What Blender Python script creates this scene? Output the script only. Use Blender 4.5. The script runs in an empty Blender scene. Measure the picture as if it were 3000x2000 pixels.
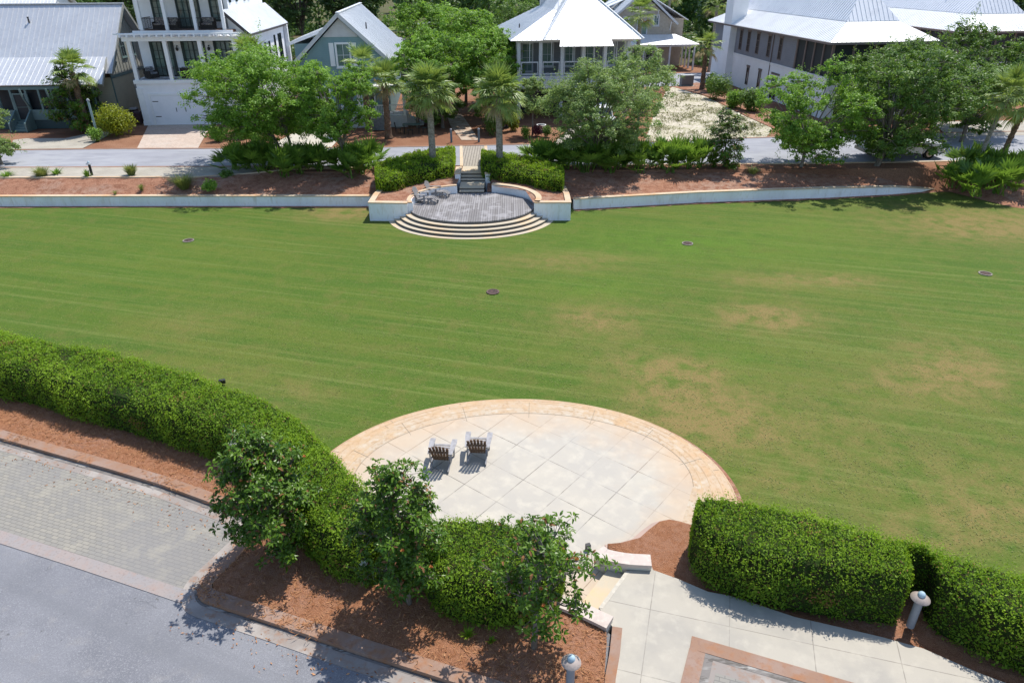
import bpy, math, random
import numpy as np
from mathutils import Vector, Matrix

# ------------------------------------------------------------------ camera, world, sun, exposure
scene = bpy.context.scene
col = scene.collection
CAM_H, PITCH, ROLL, FPX = 13.6, math.radians(28), math.radians(-0.3), 2050.0
cp, sp = math.cos(PITCH), math.sin(PITCH)
FW = Vector((0, cp, -sp)); RX = Vector((1, 0, 0)); UX = RX.cross(FW)
RR = math.cos(ROLL)*RX + math.sin(ROLL)*UX
UU = math.cos(ROLL)*UX - math.sin(ROLL)*RX
cam_data = bpy.data.cameras.new('camera')
cam_data.sensor_width = 36.0
cam_data.lens = 36.0*FPX/3000.0
cam_data.clip_end = 3000.0
cam = bpy.data.objects.new('camera', cam_data)
col.objects.link(cam)
mw = Matrix((RR, UU, -FW)).transposed().to_4x4()
mw.translation = (0, 0, CAM_H)
cam.matrix_world = mw
scene.camera = cam

SUN_EL, SUN_AZ = math.radians(63), math.radians(36)        # azimuth clockwise from +Y
sun_dir = Vector((math.sin(SUN_AZ)*math.cos(SUN_EL), math.cos(SUN_AZ)*math.cos(SUN_EL), math.sin(SUN_EL)))
world = bpy.data.worlds.new('World'); scene.world = world; world.use_nodes = True
wn = world.node_tree.nodes; wl = world.node_tree.links
sky = wn.new('ShaderNodeTexSky'); sky.sky_type = 'NISHITA'; sky.sun_disc = False
sky.sun_elevation = SUN_EL; sky.sun_rotation = SUN_AZ
sky.air_density = 1.0; sky.dust_density = 0.6; sky.ozone_density = 1.0
bg = wn['Background']; bg.inputs['Strength'].default_value = 0.15
wl.new(sky.outputs['Color'], bg.inputs['Color'])
sl = bpy.data.lights.new('sun', 'SUN'); sl.energy = 4.3; sl.angle = math.radians(0.5); sl.color = (1.0, 0.95, 0.87)
so = bpy.data.objects.new('sun', sl); col.objects.link(so)
so.rotation_euler = sun_dir.to_track_quat('Z', 'Y').to_euler()
scene.view_settings.view_transform = 'Standard'
scene.view_settings.look = 'None'
scene.view_settings.gamma = 1.0
scene.view_settings.use_curve_mapping = False
scene.view_settings.exposure = 0.45

def gp(u, v, z=0.0):
    """survey helper: the ground point at level z seen at (u, v) of the 2352-wide survey print"""
    u *= 1.27551; v *= 1.27551
    d = FW + RR*((u-1500)/FPX) + UU*((1000-v)/FPX)
    t = (z-CAM_H)/d.z
    return (d.x*t, d.y*t, z)
def gpl(pts, z): return [gp(u, v, z) for u, v in pts]

# ------------------------------------------------------------------ materials
MATS = {}
def new_mat(name):
    m = bpy.data.materials.new(name); m.use_nodes = True
    return m, m.node_tree.nodes, m.node_tree.links, m.node_tree.nodes['Principled BSDF']
def rgba(c): return (c[0], c[1], c[2], 1.0)
def mapping(n, l, obj=False, rot=0.0, loc=(0, 0, 0), scale=(1, 1, 1)):
    if obj: src = n.new('ShaderNodeTexCoord').outputs['Object']
    else: src = n.new('ShaderNodeNewGeometry').outputs['Position']
    mp = n.new('ShaderNodeMapping'); mp.inputs['Rotation'].default_value = (0, 0, rot)
    mp.inputs['Location'].default_value = loc; l.new(src, mp.inputs['Vector'])
    if tuple(scale) != (1, 1, 1):
        m2 = n.new('ShaderNodeMapping'); m2.inputs['Scale'].default_value = scale
        l.new(mp.outputs['Vector'], m2.inputs['Vector']); return m2.outputs['Vector']
    return mp.outputs['Vector']
def noise_fac(n, l, vec, scale, lo=0.4, hi=0.6, detail=4, rough=0.6):
    t = n.new('ShaderNodeTexNoise'); t.inputs['Scale'].default_value = scale
    t.inputs['Detail'].default_value = detail; t.inputs['Roughness'].default_value = rough
    l.new(vec, t.inputs['Vector'])
    r = n.new('ShaderNodeMapRange'); r.inputs['From Min'].default_value = lo; r.inputs['From Max'].default_value = hi
    l.new(t.outputs['Fac'], r.inputs['Value'])
    return r.outputs['Result']
def mixc(n, l, fac, a, b):
    m = n.new('ShaderNodeMix'); m.data_type = 'RGBA'
    if hasattr(fac, 'is_linked'): l.new(fac, m.inputs['Factor'])
    else: m.inputs['Factor'].default_value = fac
    for s, v in ((m.inputs[6], a), (m.inputs[7], b)):
        if hasattr(v, 'is_linked'): l.new(v, s)
        else: s.default_value = rgba(v)
    return m.outputs[2]
def math_node(n, l, op, a, b=None, clamp=False):
    m = n.new('ShaderNodeMath'); m.operation = op; m.use_clamp = clamp
    for i, v in enumerate((a, b)):
        if v is None: continue
        if hasattr(v, 'is_linked'): l.new(v, m.inputs[i])
        else: m.inputs[i].default_value = v
    return m.outputs[0]
def add_bump(n, l, bsdf, height, strength=0.3, dist=0.02):
    b = n.new('ShaderNodeBump'); b.inputs['Strength'].default_value = strength; b.inputs['Distance'].default_value = dist
    l.new(height, b.inputs['Height'])
    l.new(b.outputs['Normal'], bsdf.inputs['Normal'])
def M(name, base, rough=0.75, spec=0.3, layers=(), bump=None, metal=0.0, obj=False, lap=None, stretch=(1, 1, 1)):
    """plain surface: base colour, then layers of (noise scale, colour, lo, hi), a noise bump, optional lap siding"""
    if name in MATS: return MATS[name]
    m, n, l, b = new_mat(name)
    b.inputs['Roughness'].default_value = rough; b.inputs['Specular IOR Level'].default_value = spec
    b.inputs['Metallic'].default_value = metal
    vec = mapping(n, l, obj, scale=stretch)
    c = base
    for sc, c2, lo, hi in layers: c = mixc(n, l, noise_fac(n, l, vec, sc, lo, hi), c, c2)
    if hasattr(c, 'is_linked'): l.new(c, b.inputs['Base Color'])
    else: b.inputs['Base Color'].default_value = rgba(c)
    if lap:
        w = n.new('ShaderNodeTexWave'); w.wave_type = 'BANDS'; w.bands_direction = 'Z'; w.wave_profile = 'SAW'
        w.inputs['Scale'].default_value = 0.314/lap
        l.new(vec, w.inputs['Vector']); add_bump(n, l, b, w.outputs['Fac'], 0.7, 0.03)
    elif bump:
        t = n.new('ShaderNodeTexNoise'); t.inputs['Scale'].default_value = bump[0]; t.inputs['Detail'].default_value = 5
        l.new(vec, t.inputs['Vector']); add_bump(n, l, b, t.outputs['Fac'], bump[1], bump[2] if len(bump) > 2 else 0.02)
    MATS[name] = m
    return m
def brick_mat(name, c1, c2, mortar, bw, rh, ms=0.008, rot=0.0, loc=(0, 0, 0), offset=0.5, layers=(), rough=0.85, bump=0.4, bias=0.0):
    m, n, l, b = new_mat(name); b.inputs['Roughness'].default_value = rough; b.inputs['Specular IOR Level'].default_value = 0.2
    vec = mapping(n, l, False, rot, loc)
    t = n.new('ShaderNodeTexBrick'); t.offset = offset
    t.inputs['Scale'].default_value = 1.0; t.inputs['Mortar Size'].default_value = ms
    t.inputs['Brick Width'].default_value = bw; t.inputs['Row Height'].default_value = rh; t.inputs['Bias'].default_value = bias
    t.inputs['Mortar Smooth'].default_value = 0.3
    t.inputs['Color1'].default_value = rgba(c1); t.inputs['Color2'].default_value = rgba(c2); t.inputs['Mortar'].default_value = rgba(mortar)
    l.new(vec, t.inputs['Vector'])
    c = t.outputs['Color']
    for sc, c2_, lo, hi, amt in layers:
        f = math_node(n, l, 'MULTIPLY', noise_fac(n, l, vec, sc, lo, hi), amt)
        c = mixc(n, l, f, c, c2_)
    l.new(c, b.inputs['Base Color'])
    inv = math_node(n, l, 'SUBTRACT', 1.0, t.outputs['Fac'])
    add_bump(n, l, b, inv, bump, 0.01)
    MATS[name] = m
    return m, n, l, b, c
def leaf_mat(name, dark, light, trans=0.3, rough=0.5, spec=0.3):
    m, n, l, b = new_mat(name)
    a = n.new('ShaderNodeAttribute'); a.attribute_name = 'tint'
    c = mixc(n, l, a.outputs['Fac'], dark, light)
    l.new(c, b.inputs['Base Color']); b.inputs['Roughness'].default_value = rough; b.inputs['Specular IOR Level'].default_value = spec
    tr = n.new('ShaderNodeBsdfTranslucent')
    c2 = mixc(n, l, 0.5, c, (light[0]*1.5, light[1]*1.45, light[2]*0.8)); l.new(c2, tr.inputs['Color'])
    mx = n.new('ShaderNodeMixShader'); mx.inputs['Fac'].default_value = trans
    l.new(b.outputs[0], mx.inputs[1]); l.new(tr.outputs[0], mx.inputs[2])
    l.new(mx.outputs[0], n['Material Output'].inputs['Surface'])
    MATS[name] = m
    return m

# ------------------------------------------------------------------ object helpers
def tag(o, label=None, cat=None, group=None, kind=None):
    if label: o['label'] = label
    if cat: o['category'] = cat
    if group: o['group'] = group
    if kind: o['kind'] = kind
    return o
def thing(name, label, cat, loc=(0, 0, 0), rz=0.0, group=None):
    o = bpy.data.objects.new(name, None); col.objects.link(o); o.empty_display_size = 0.3
    o.location = loc; o.rotation_euler = (0, 0, rz)
    return tag(o, label, cat, group)
def copy_thing(root, loc, rz, label=None, group=None, scale=None):
    r = root.copy(); col.objects.link(r); r.location = loc; r.rotation_euler = (0, 0, rz)
    if scale: r.scale = scale if hasattr(scale, '__len__') else (scale,)*3
    if label: r['label'] = label
    if group: r['group'] = group
    for ch in root.children:
        c = ch.copy(); col.objects.link(c); c.parent = r
        for g in ch.children:
            d = g.copy(); col.objects.link(d); d.parent = c
    return r
class MB:
    """collects shapes of one part; build() links them as one mesh object"""
    def __init__(s): s.v = []; s.f = []; s.m = []
    def add(s, vs, fs, m=0):
        o = len(s.v); s.v += [tuple(p) for p in vs]
        for f in fs: s.f.append([i+o for i in f]); s.m.append(m)
    def box(s, x0, x1, y0, y1, z0, z1, m=0):
        s.add([(x0,y0,z0),(x1,y0,z0),(x1,y1,z0),(x0,y1,z0),(x0,y0,z1),(x1,y0,z1),(x1,y1,z1),(x0,y1,z1)],
              [(0,3,2,1),(4,5,6,7),(0,1,5,4),(1,2,6,5),(2,3,7,6),(3,0,4,7)], m)
    def bar(s, a, b, w, h, m=0, up=(0, 0, 1)):
        """rectangular bar from a to b: w sideways, h along up"""
        a = Vector(a); b = Vector(b); d = (b-a).normalized(); u = Vector(up)
        sd = d.cross(u)
        if sd.length < 1e-4: sd = d.cross(Vector((1, 0, 0)))
        sd.normalize(); u = sd.cross(d)
        vs = []
        for p in (a, b):
            for i, j in ((-1,-1),(1,-1),(1,1),(-1,1)): vs.append(p+sd*(i*w/2)+u*(j*h/2))
        s.add(vs, [(3,2,1,0),(4,5,6,7),(0,1,5,4),(1,2,6,5),(2,3,7,6),(3,0,4,7)], m)
    def tube(s, pts, rad, n=8, m=0, cap=True):
        pts = [Vector(p) for p in pts]; vs = []; fs = []
        for i, p in enumerate(pts):
            d = (pts[min(i+1, len(pts)-1)]-pts[max(i-1, 0)]).normalized()
            a = d.cross(Vector((0, 1, 0.01)) if abs(d.y) < 0.9 else Vector((1, 0, 0))).normalized(); b = d.cross(a)
            r = rad[i] if hasattr(rad, '__len__') else rad
            for k in range(n):
                t = 2*math.pi*k/n; vs.append(p+a*(r*math.cos(t))+b*(r*math.sin(t)))
        for i in range(len(pts)-1):
            for k in range(n): fs.append((i*n+k, i*n+(k+1) % n, (i+1)*n+(k+1) % n, (i+1)*n+k))
        if cap: fs.append(tuple(range(n-1, -1, -1))); fs.append(tuple((len(pts)-1)*n+k for k in range(n)))
        s.add(vs, fs, m)
    def lathe(s, prof, n=20, m=0, c=(0, 0, 0)):
        vs = []; fs = []
        for r, z in prof:
            for k in range(n):
                t = 2*math.pi*k/n; vs.append((c[0]+r*math.cos(t), c[1]+r*math.sin(t), c[2]+z))
        for i in range(len(prof)-1):
            for k in range(n): fs.append((i*n+k, i*n+(k+1) % n, (i+1)*n+(k+1) % n, (i+1)*n+k))
        s.add(vs, fs, m)
    def prism(s, pts, z0, z1, m=0):
        """closed polygon (counter-clockwise) extruded from z0 to z1 (numbers or per-point tops)"""
        n = len(pts)
        if area(pts) < 0: pts = pts[::-1]
        top = z1 if hasattr(z1, '__len__') else [z1]*n
        vs = [(p[0], p[1], z0) for p in pts]+[(p[0], p[1], top[i]) for i, p in enumerate(pts)]
        fs = [tuple(range(n, 2*n))]+[(i, (i+1) % n, n+(i+1) % n, n+i) for i in range(n)]
        s.add(vs, fs, m)
    def strip(s, left, right, m=0):
        vs = list(left)+list(right); n = len(left)
        s.add(vs, [(i, i+1, n+i+1, n+i) for i in range(n-1)], m)
    def build(s, name, mats, parent=None, smooth=False, bevel=0.0):
        me = bpy.data.meshes.new(name); me.from_pydata(s.v, [], s.f)
        mats = mats if hasattr(mats, '__len__') else [mats]
        for mt in mats: me.materials.append(mt)
        if len(mats) > 1: me.polygons.foreach_set('material_index', s.m)
        if smooth: me.polygons.foreach_set('use_smooth', [True]*len(s.f))
        me.update()
        o = bpy.data.objects.new(name, me); col.objects.link(o)
        if parent: o.parent = parent
        if bevel:
            bv = o.modifiers.new('bevel', 'BEVEL'); bv.width = bevel; bv.segments = 2; bv.limit_method = 'ANGLE'
        return o
def area(p): return 0.5*sum(p[i][0]*p[(i+1) % len(p)][1]-p[(i+1) % len(p)][0]*p[i][1] for i in range(len(p)))
def struct(o): o['kind'] = 'structure'; return o
def smooth_line(pts, n):
    """Catmull-Rom resampling of a polyline to n points"""
    P = [Vector(p) for p in pts]; P = [2*P[0]-P[1]]+P+[2*P[-1]-P[-2]]
    out = []; segs = len(P)-3
    for i in range(n):
        t = i/(n-1)*segs; k = min(int(t), segs-1); t -= k
        a, b, c, d = P[k:k+4]
        out.append(0.5*((2*b)+(c-a)*t+(2*a-5*b+4*c-d)*t*t+(3*b-a-3*c+d)*t**3))
    return out

def resample(pts, n):
    """even steps along a polyline"""
    P = [Vector(p) for p in pts]; s = [0]
    for a, b in zip(P, P[1:]): s.append(s[-1]+(b-a).length)
    out = []; k = 0
    for i in range(n):
        t = s[-1]*i/(n-1)
        while k < len(P)-2 and s[k+1] < t: k += 1
        out.append(P[k].lerp(P[k+1], min(1, max(0, (t-s[k])/max(s[k+1]-s[k], 1e-9)))))
    return out

class Leaves:
    """many small leaf faces gathered with numpy; a 'tint' attribute varies their colour"""
    def __init__(s): s.V = []; s.T = []; s.M = []
    def quads(s, V, tint, m=0):                      # V: n x 4 x 3
        V = np.asarray(V, np.float32).reshape(-1, 4, 3)
        s.V.append(V); s.T.append(np.broadcast_to(np.asarray(tint, np.float32), (len(V),)).copy()); s.M.append(np.full(len(V), m, np.int32))
    def leaf(s, C, N, size, aspect, tint, rng, m=0, T=None):
        n = len(C); N = N/np.maximum(np.linalg.norm(N, axis=1, keepdims=True), 1e-6)
        if T is None: T = rng.normal(size=(n, 3))
        T = T-N*(T*N).sum(1, keepdims=True); T /= np.maximum(np.linalg.norm(T, axis=1, keepdims=True), 1e-6)
        B = np.cross(N, T)
        size = np.broadcast_to(np.asarray(size), (n,))[:, None]
        a = T*size*0.5; b = B*size*0.5*aspect
        s.quads(np.stack([C-a, C+b-a*0.15, C+a, C-b-a*0.15], 1), tint, m)
    def build(s, name, mats, parent=None):
        V = np.concatenate(s.V); T = np.concatenate(s.T); MI = np.concatenate(s.M); n = len(V)
        me = bpy.data.meshes.new(name)
        me.vertices.add(n*4); me.vertices.foreach_set('co', V.reshape(-1))
        me.loops.add(n*4); me.loops.foreach_set('vertex_index', np.arange(n*4, dtype=np.int32))
        me.polygons.add(n); me.polygons.foreach_set('loop_start', np.arange(0, n*4, 4, dtype=np.int32))
        mats = mats if hasattr(mats, '__len__') else [mats]
        for mt in mats: me.materials.append(mt)
        me.polygons.foreach_set('material_index', MI)
        at = me.attributes.new('tint', 'FLOAT', 'FACE'); at.data.foreach_set('value', np.clip(T, 0, 1))
        me.update(calc_edges=True); me.validate()
        o = bpy.data.objects.new(name, me); col.objects.link(o)
        if parent: o.parent = parent
        return o
# ------------------------------------------------------------------ the palette
ZR, ZP, ZB, ZW, ZT = 0.50, 0.36, 0.60, 0.64, 1.25   # near road, patio, near bed, near walk, far street level
concrete = M('concrete', (0.45,0.41,0.345), 0.85, 0.2, [(0.7,(0.40,0.385,0.34),.40,.66),(9,(0.56,0.52,0.44),.45,.75),(60,(0.33,0.31,0.27),.60,.72)], (90,0.15,0.01))
red_kerb = M('red_kerb', (0.27,0.165,0.115), 0.85, 0.2, [(1.2,(0.285,0.20,0.16),.42,.6),(3.5,(0.30,0.145,0.075),.50,.70),(14,(0.23,0.14,0.11),.55,.75)], (60,0.2,0.01))
gutter = M('gutter', (0.255,0.225,0.205), 0.8, 0.3, [(0.9,(0.33,0.30,0.275),.45,.6),(5,(0.26,0.17,0.125),.5,.7)], (60,0.2,0.01))
gutter_dirt = M('gutter_dirt', (0.17,0.155,0.145), 0.7, 0.3, [(1.5,(0.33,0.32,0.30),.52,.62),(7,(0.10,0.09,0.08),.5,.6)], None, stretch=(0.5,1.6,1))
asphalt = M('asphalt', (0.175,0.178,0.198), 0.9, 0.2, [(0.22,(0.215,0.218,0.238),.40,.60),(0.7,(0.155,0.158,0.176),.48,.70),(2.2,(0.215,0.213,0.222),.56,.70),(4.1,(0.12,0.12,0.125),.66,.70),(30,(0.265,0.268,0.285),.50,.68),(90,(0.11,0.115,0.125),.53,.66)], (120,0.25,0.01))
def weather_road(m):
    """hairline cracks and long faint tyre tracks"""
    n = m.node_tree.nodes; l = m.node_tree.links; b = n['Principled BSDF']; c = b.inputs['Base Color'].links[0].from_socket
    tv = mapping(n, l, rot=0.37, scale=(0.03,0.9,1)); c = mixc(n, l, math_node(n, l, 'MULTIPLY', noise_fac(n, l, tv, 1.0, .52, .66), 0.45), c, (0.15,0.155,0.17))
    v = n.new('ShaderNodeTexVoronoi'); v.feature = 'DISTANCE_TO_EDGE'; v.inputs['Scale'].default_value = 0.28
    wv = n.new('ShaderNodeVectorMath'); wv.operation = 'ADD'; pos = mapping(n, l); nt = n.new('ShaderNodeTexNoise'); nt.inputs['Scale'].default_value = 1.6; nt.inputs['Detail'].default_value = 6
    l.new(pos, nt.inputs['Vector']); l.new(pos, wv.inputs[0]); l.new(nt.outputs['Color'], wv.inputs[1]); l.new(wv.outputs[0], v.inputs['Vector'])
    r = n.new('ShaderNodeMapRange'); r.inputs['From Min'].default_value = 0.004; r.inputs['From Max'].default_value = 0.0; l.new(v.outputs['Distance'], r.inputs['Value'])
    f = math_node(n, l, 'MULTIPLY', r.outputs['Result'], noise_fac(n, l, pos, 0.35, .50, .58)); c = mixc(n, l, math_node(n, l, 'MULTIPLY', f, 0.7), c, (0.09,0.09,0.095))
    l.new(c, b.inputs['Base Color'])
weather_road(asphalt)
far_asphalt = M('far_asphalt', (0.265,0.272,0.305), 0.9, 0.2, [(0.25,(0.31,0.318,0.345),.42,.60),(1.3,(0.235,0.24,0.27),.45,.7),(20,(0.26,0.27,0.29),.55,.75)], (60,0.2,0.01), stretch=(0.4,1,1))
mulch = M('mulch', (0.33,0.155,0.080), 0.95, 0.1, [(0.5,(0.33,0.175,0.115),.40,.62),(6,(0.27,0.12,0.062),.42,.62),(38,(0.46,0.22,0.12),.52,.70),(75,(0.09,0.04,0.024),.54,.68)], (45,0.9,0.05))
bank_mulch = M('bank_mulch', (0.33,0.165,0.105), 0.95, 0.1, [(0.4,(0.34,0.215,0.16),.45,.62),(2.5,(0.235,0.105,0.065),.45,.62),(13,(0.46,0.28,0.19),.53,.70),(26,(0.10,0.05,0.033),.55,.68)], (22,0.9,0.06))
white_paint = M('white_paint', (0.78,0.79,0.80), 0.6, 0.3, [(1.1,(0.72,0.73,0.74),.45,.7)])
stucco = M('white_stucco', (0.83,0.84,0.86), 0.85, 0.2, [(0.7,(0.75,0.75,0.76),.46,.66),(3,(0.66,0.64,0.60),.55,.72),(9,(0.74,0.72,0.68),.56,.72)], (50,0.2,0.01), stretch=(1,1,.3))
cap_stone = M('cap_stone', (0.56,0.44,0.31), 0.85, 0.2, [(0.5,(0.52,0.33,0.19),.45,.62),(4,(0.46,0.385,0.30),.48,.68)], (50,0.2,0.01))
tread_stone = M('tread_stone', (0.46,0.40,0.31), 0.85, 0.2, [(0.6,(0.58,0.42,0.25),.46,.66),(5,(0.47,0.41,0.31),.5,.7)], (50,0.2,0.01))
riser_shade = M('riser_in_shade', (0.10,0.09,0.08), 0.85, 0.2, [(6,(0.13,0.12,0.115),.45,.7)])  # near-black tone puts the shade on the risers into their colour
grey_wood = M('weathered_wood', (0.245,0.235,0.235), 0.85, 0.2, [(6,(0.31,0.30,0.30),.4,.65),(30,(0.17,0.16,0.16),.5,.7)], (40,0.3,0.005), obj=True, stretch=(1,1,1))
shaded_teak = M('teak_shade_side', (0.15,0.09,0.055), 0.75, 0.3, [(8,(0.10,0.062,0.04),.4,.65),(30,(0.21,0.14,0.095),.52,.7)], (40,0.3,0.005), obj=True)  # brown carries the shade on the rear of the patio chair backs
pale_wood = M('silvered_teak', (0.33,0.325,0.335), 0.8, 0.25, [(8,(0.26,0.25,0.255),.4,.65)], (40,0.3,0.005), obj=True)
bark = M('bark', (0.20,0.175,0.15), 0.95, 0.1, [(5,(0.12,0.10,0.085),.42,.62),(20,(0.28,0.26,0.235),.5,.7)], (14,0.9,0.05), stretch=(1,1,0.35))
dark_bark = M('dark_bark', (0.10,0.085,0.07), 0.95, 0.1, [(6,(0.06,0.05,0.04),.42,.62)], (14,0.9,0.05), stretch=(1,1,0.35))
palm_bark = M('palm_bark', (0.33,0.30,0.26), 0.95, 0.1, [(7,(0.20,0.175,0.145),.42,.6),(22,(0.44,0.41,0.37),.52,.7)], (18,0.8,0.04), obj=True)
palm_boot = M('palm_boot', (0.19,0.125,0.085), 0.95, 0.1, [(7,(0.10,0.07,0.05),.42,.6),(22,(0.30,0.22,0.16),.52,.7)], (18,0.8,0.04), obj=True)
oak_leaf = leaf_mat('oak_leaf', (0.055,0.13,0.016), (0.25,0.43,0.06), 0.38)
oak_leaf_pale = leaf_mat('pale_oak_leaf', (0.08,0.145,0.045), (0.29,0.40,0.13), 0.36)
oak_leaf_dark = leaf_mat('dark_oak_leaf', (0.038,0.095,0.018), (0.175,0.29,0.055), 0.34)
mag_leaf = leaf_mat('magnolia_leaf', (0.022,0.072,0.006), (0.135,0.235,0.020), 0.2, 0.36, 0.26)
mag_brown = leaf_mat('magnolia_leaf_underside', (0.14,0.065,0.025), (0.24,0.12,0.045), 0.1, 0.7)
hedge_leaf = leaf_mat('hedge_leaf', (0.048,0.130,0.010), (0.285,0.43,0.032), 0.40, 0.55, 0.2)
stage_hedge_leaf = leaf_mat('stage_hedge_leaf', (0.045,0.11,0.010), (0.30,0.45,0.028), 0.40, 0.55, 0.2)
shade_core = M('hedge_inner_shade', (0.022,0.045,0.008), 0.95, 0.1, [(9,(0.035,0.03,0.015),.45,.65)], (12,1.0,0.1))  # dark green core: the shade inside the hedge put into its colour
palm_leaf = leaf_mat('palm_leaf', (0.07,0.16,0.03), (0.33,0.42,0.11), 0.32, 0.42, 0.4)
palm_dead = leaf_mat('dry_palm_leaf', (0.20,0.14,0.06), (0.36,0.29,0.14), 0.2, 0.7)
palmetto_leaf = leaf_mat('palmetto_leaf', (0.032,0.09,0.014), (0.20,0.34,0.05), 0.32, 0.45, 0.35)
yellow_leaf = leaf_mat('yellow_green_leaf', (0.09,0.135,0.008), (0.33,0.37,0.025), 0.35, 0.5)
grass_leaf = leaf_mat('grass_blade', (0.09,0.13,0.03), (0.27,0.31,0.10), 0.3, 0.6)
wood_leaf = leaf_mat('far_wood_leaf', (0.03,0.075,0.016), (0.125,0.215,0.05), 0.3)
pine_leaf = leaf_mat('pine_needle', (0.025,0.06,0.016), (0.095,0.165,0.042), 0.25)
maroon_leaf = leaf_mat('maroon_leaf', (0.08,0.015,0.025), (0.20,0.04,0.06), 0.2)
flower_white = leaf_mat('white_petal', (0.70,0.68,0.58), (0.80,0.79,0.72), 0.2)
flower_orange = leaf_mat('orange_bud', (0.50,0.17,0.05), (0.62,0.30,0.12), 0.2)
glass = M('dark_glass', (0.015,0.022,0.024), 0.06, 0.6)
pale_glass = M('curtained_glass', (0.16,0.23,0.21), 0.1, 0.6, [(0.8,(0.10,0.15,0.14),.45,.6)])
black_metal = M('black_metal', (0.02,0.02,0.022), 0.45, 0.4)
dark_green_frame = M('dark_green_frame', (0.012,0.028,0.026), 0.5, 0.4)

# pavers, planks and the jointed slab
paver, _, _, _, _ = brick_mat('paver', (0.275,0.257,0.22), (0.228,0.218,0.198), (0.150,0.142,0.127), 0.21, 0.105, 0.008, rot=0.33,
        layers=[(0.35,(0.205,0.20,0.20),.44,.62,0.6),(1.3,(0.34,0.315,0.255),.55,.68,0.4),(30,(0.25,0.24,0.22),.55,.75,0.5)])
path_brick, *_ = brick_mat('path_brick', (0.40,0.36,0.30), (0.33,0.30,0.26), (0.16,0.14,0.12), 0.20, 0.22, 0.03, offset=0.0, layers=[(3,(0.28,0.25,0.22),.5,.7,0.6)])
drive_paver, *_ = brick_mat('drive_paver', (0.50,0.40,0.33), (0.42,0.335,0.28), (0.27,0.215,0.18), 0.34, 0.17, 0.012, rot=0.8,
        layers=[(0.6,(0.46,0.40,0.35),.45,.62,0.6),(6,(0.56,0.47,0.40),.52,.7,0.6)])
strip_paver, *_ = brick_mat('strip_paver', (0.37,0.34,0.285), (0.32,0.295,0.255), (0.24,0.225,0.19), 0.30, 0.15, 0.010,
        layers=[(0.5,(0.41,0.38,0.325),.45,.62,0.6)])
deck_wood, *_ = brick_mat('deck_planks', (0.27,0.26,0.265), (0.185,0.175,0.175), (0.03,0.03,0.03), 2.6, 0.14, 0.010, rot=math.pi/2,
        layers=[(1.1,(0.34,0.33,0.34),.50,.66,0.8),(0.7,(0.15,0.145,0.155),.52,.68,0.7)])
GY = -0.68
GO = (1.66, 19.86)
cgy, sgy = math.cos(-GY), math.sin(-GY)
gl = (-(cgy*GO[0]-sgy*GO[1]), -(sgy*GO[0]+cgy*GO[1]), 0)
slab, sn, sk, sb, sc_ = brick_mat('jointed_slab', (0.445,0.41,0.345), (0.425,0.39,0.335), (0.13,0.12,0.105), 1.22, 1.22, 0.013, rot=-GY, loc=gl, offset=0.0,
        layers=[(0.55,(0.385,0.36,0.32),.42,.62,0.85),(2.4,(0.50,0.46,0.385),.48,.68,0.6),(45,(0.36,0.34,0.30),.58,.72,0.7)], bump=0.25)
def iron_stain(n, l, b, c, y0, y1, amt):
    """rusty watering stain: strongest along the rim beside the lawn sprinklers"""
    pos = n.new('ShaderNodeNewGeometry').outputs['Position']
    d = n.new('ShaderNodeVectorMath'); d.operation = 'SUBTRACT'; l.new(pos, d.inputs[0]); d.inputs[1].default_value = (0.2, 15.6, 0)
    s = n.new('ShaderNodeVectorMath'); s.operation = 'DIVIDE'; l.new(d.outputs[0], s.inputs[0]); s.inputs[1].default_value = (6.5, 5.2, 1e6)
    ln = n.new('ShaderNodeVectorMath'); ln.operation = 'LENGTH'; l.new(s.outputs[0], ln.inputs[0])
    nz = noise_fac(n, l, pos, 0.9, 0.2, 0.8)
    v = math_node(n, l, 'ADD', ln.outputs['Value'], math_node(n, l, 'MULTIPLY', nz, 0.30))
    r = n.new('ShaderNodeMapRange'); r.inputs['From Min'].default_value = y0; r.inputs['From Max'].default_value = y1
    l.new(v, r.inputs['Value'])
    f = math_node(n, l, 'MULTIPLY', r.outputs['Result'], amt)
    l.new(mixc(n, l, f, c, (0.50,0.315,0.165)), b.inputs['Base Color'])
iron_stain(sn, sk, sb, sc_, 0.66, 1.15, 0.70)
rim, rn, rk, rb = new_mat('stained_rim'); rb.inputs['Roughness'].default_value = 0.85; rb.inputs['Specular IOR Level'].default_value = 0.2
rv = mapping(rn, rk)
rc = mixc(rn, rk, noise_fac(rn, rk, rv, 1.5, .42, .66), (0.44,0.37,0.285), (0.45,0.31,0.185))
rc = mixc(rn, rk, noise_fac(rn, rk, rv, 8, .5, .7), rc, (0.34,0.235,0.145))
rc = mixc(rn, rk, noise_fac(rn, rk, rv, 3.2, .52, .66), rc, (0.47,0.42,0.34))
iron_stain(rn, rk, rb, rc, 0.90, 1.28, 0.6)

# ------------------------------------------------------------------ ground to the horizon, lawn
rng0 = np.random.default_rng(5)
ground_m, gn, gk, gb = new_mat('forest_floor'); gb.inputs['Roughness'].default_value = 0.95; gb.inputs['Specular IOR Level'].default_value = 0.1
gv = mapping(gn, gk)
gc = mixc(gn, gk, noise_fac(gn, gk, gv, 0.25, .42, .6), (0.21,0.10,0.06), (0.27,0.145,0.09))
gc = mixc(gn, gk, noise_fac(gn, gk, gv, 14, .5, .68), gc, (0.10,0.05,0.03))
gk.new(gc, gb.inputs['Base Color'])
g = MB(); W = 1600
rows = [(-400,-0.06),(46.9,-0.06),(48.6,ZT-0.03),(1600,ZT-0.03)]
g.strip([(-W,y,z) for y, z in rows][::-1], [(W,y,z) for y, z in rows][::-1])
struct(g.build('ground', ground_m))

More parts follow.
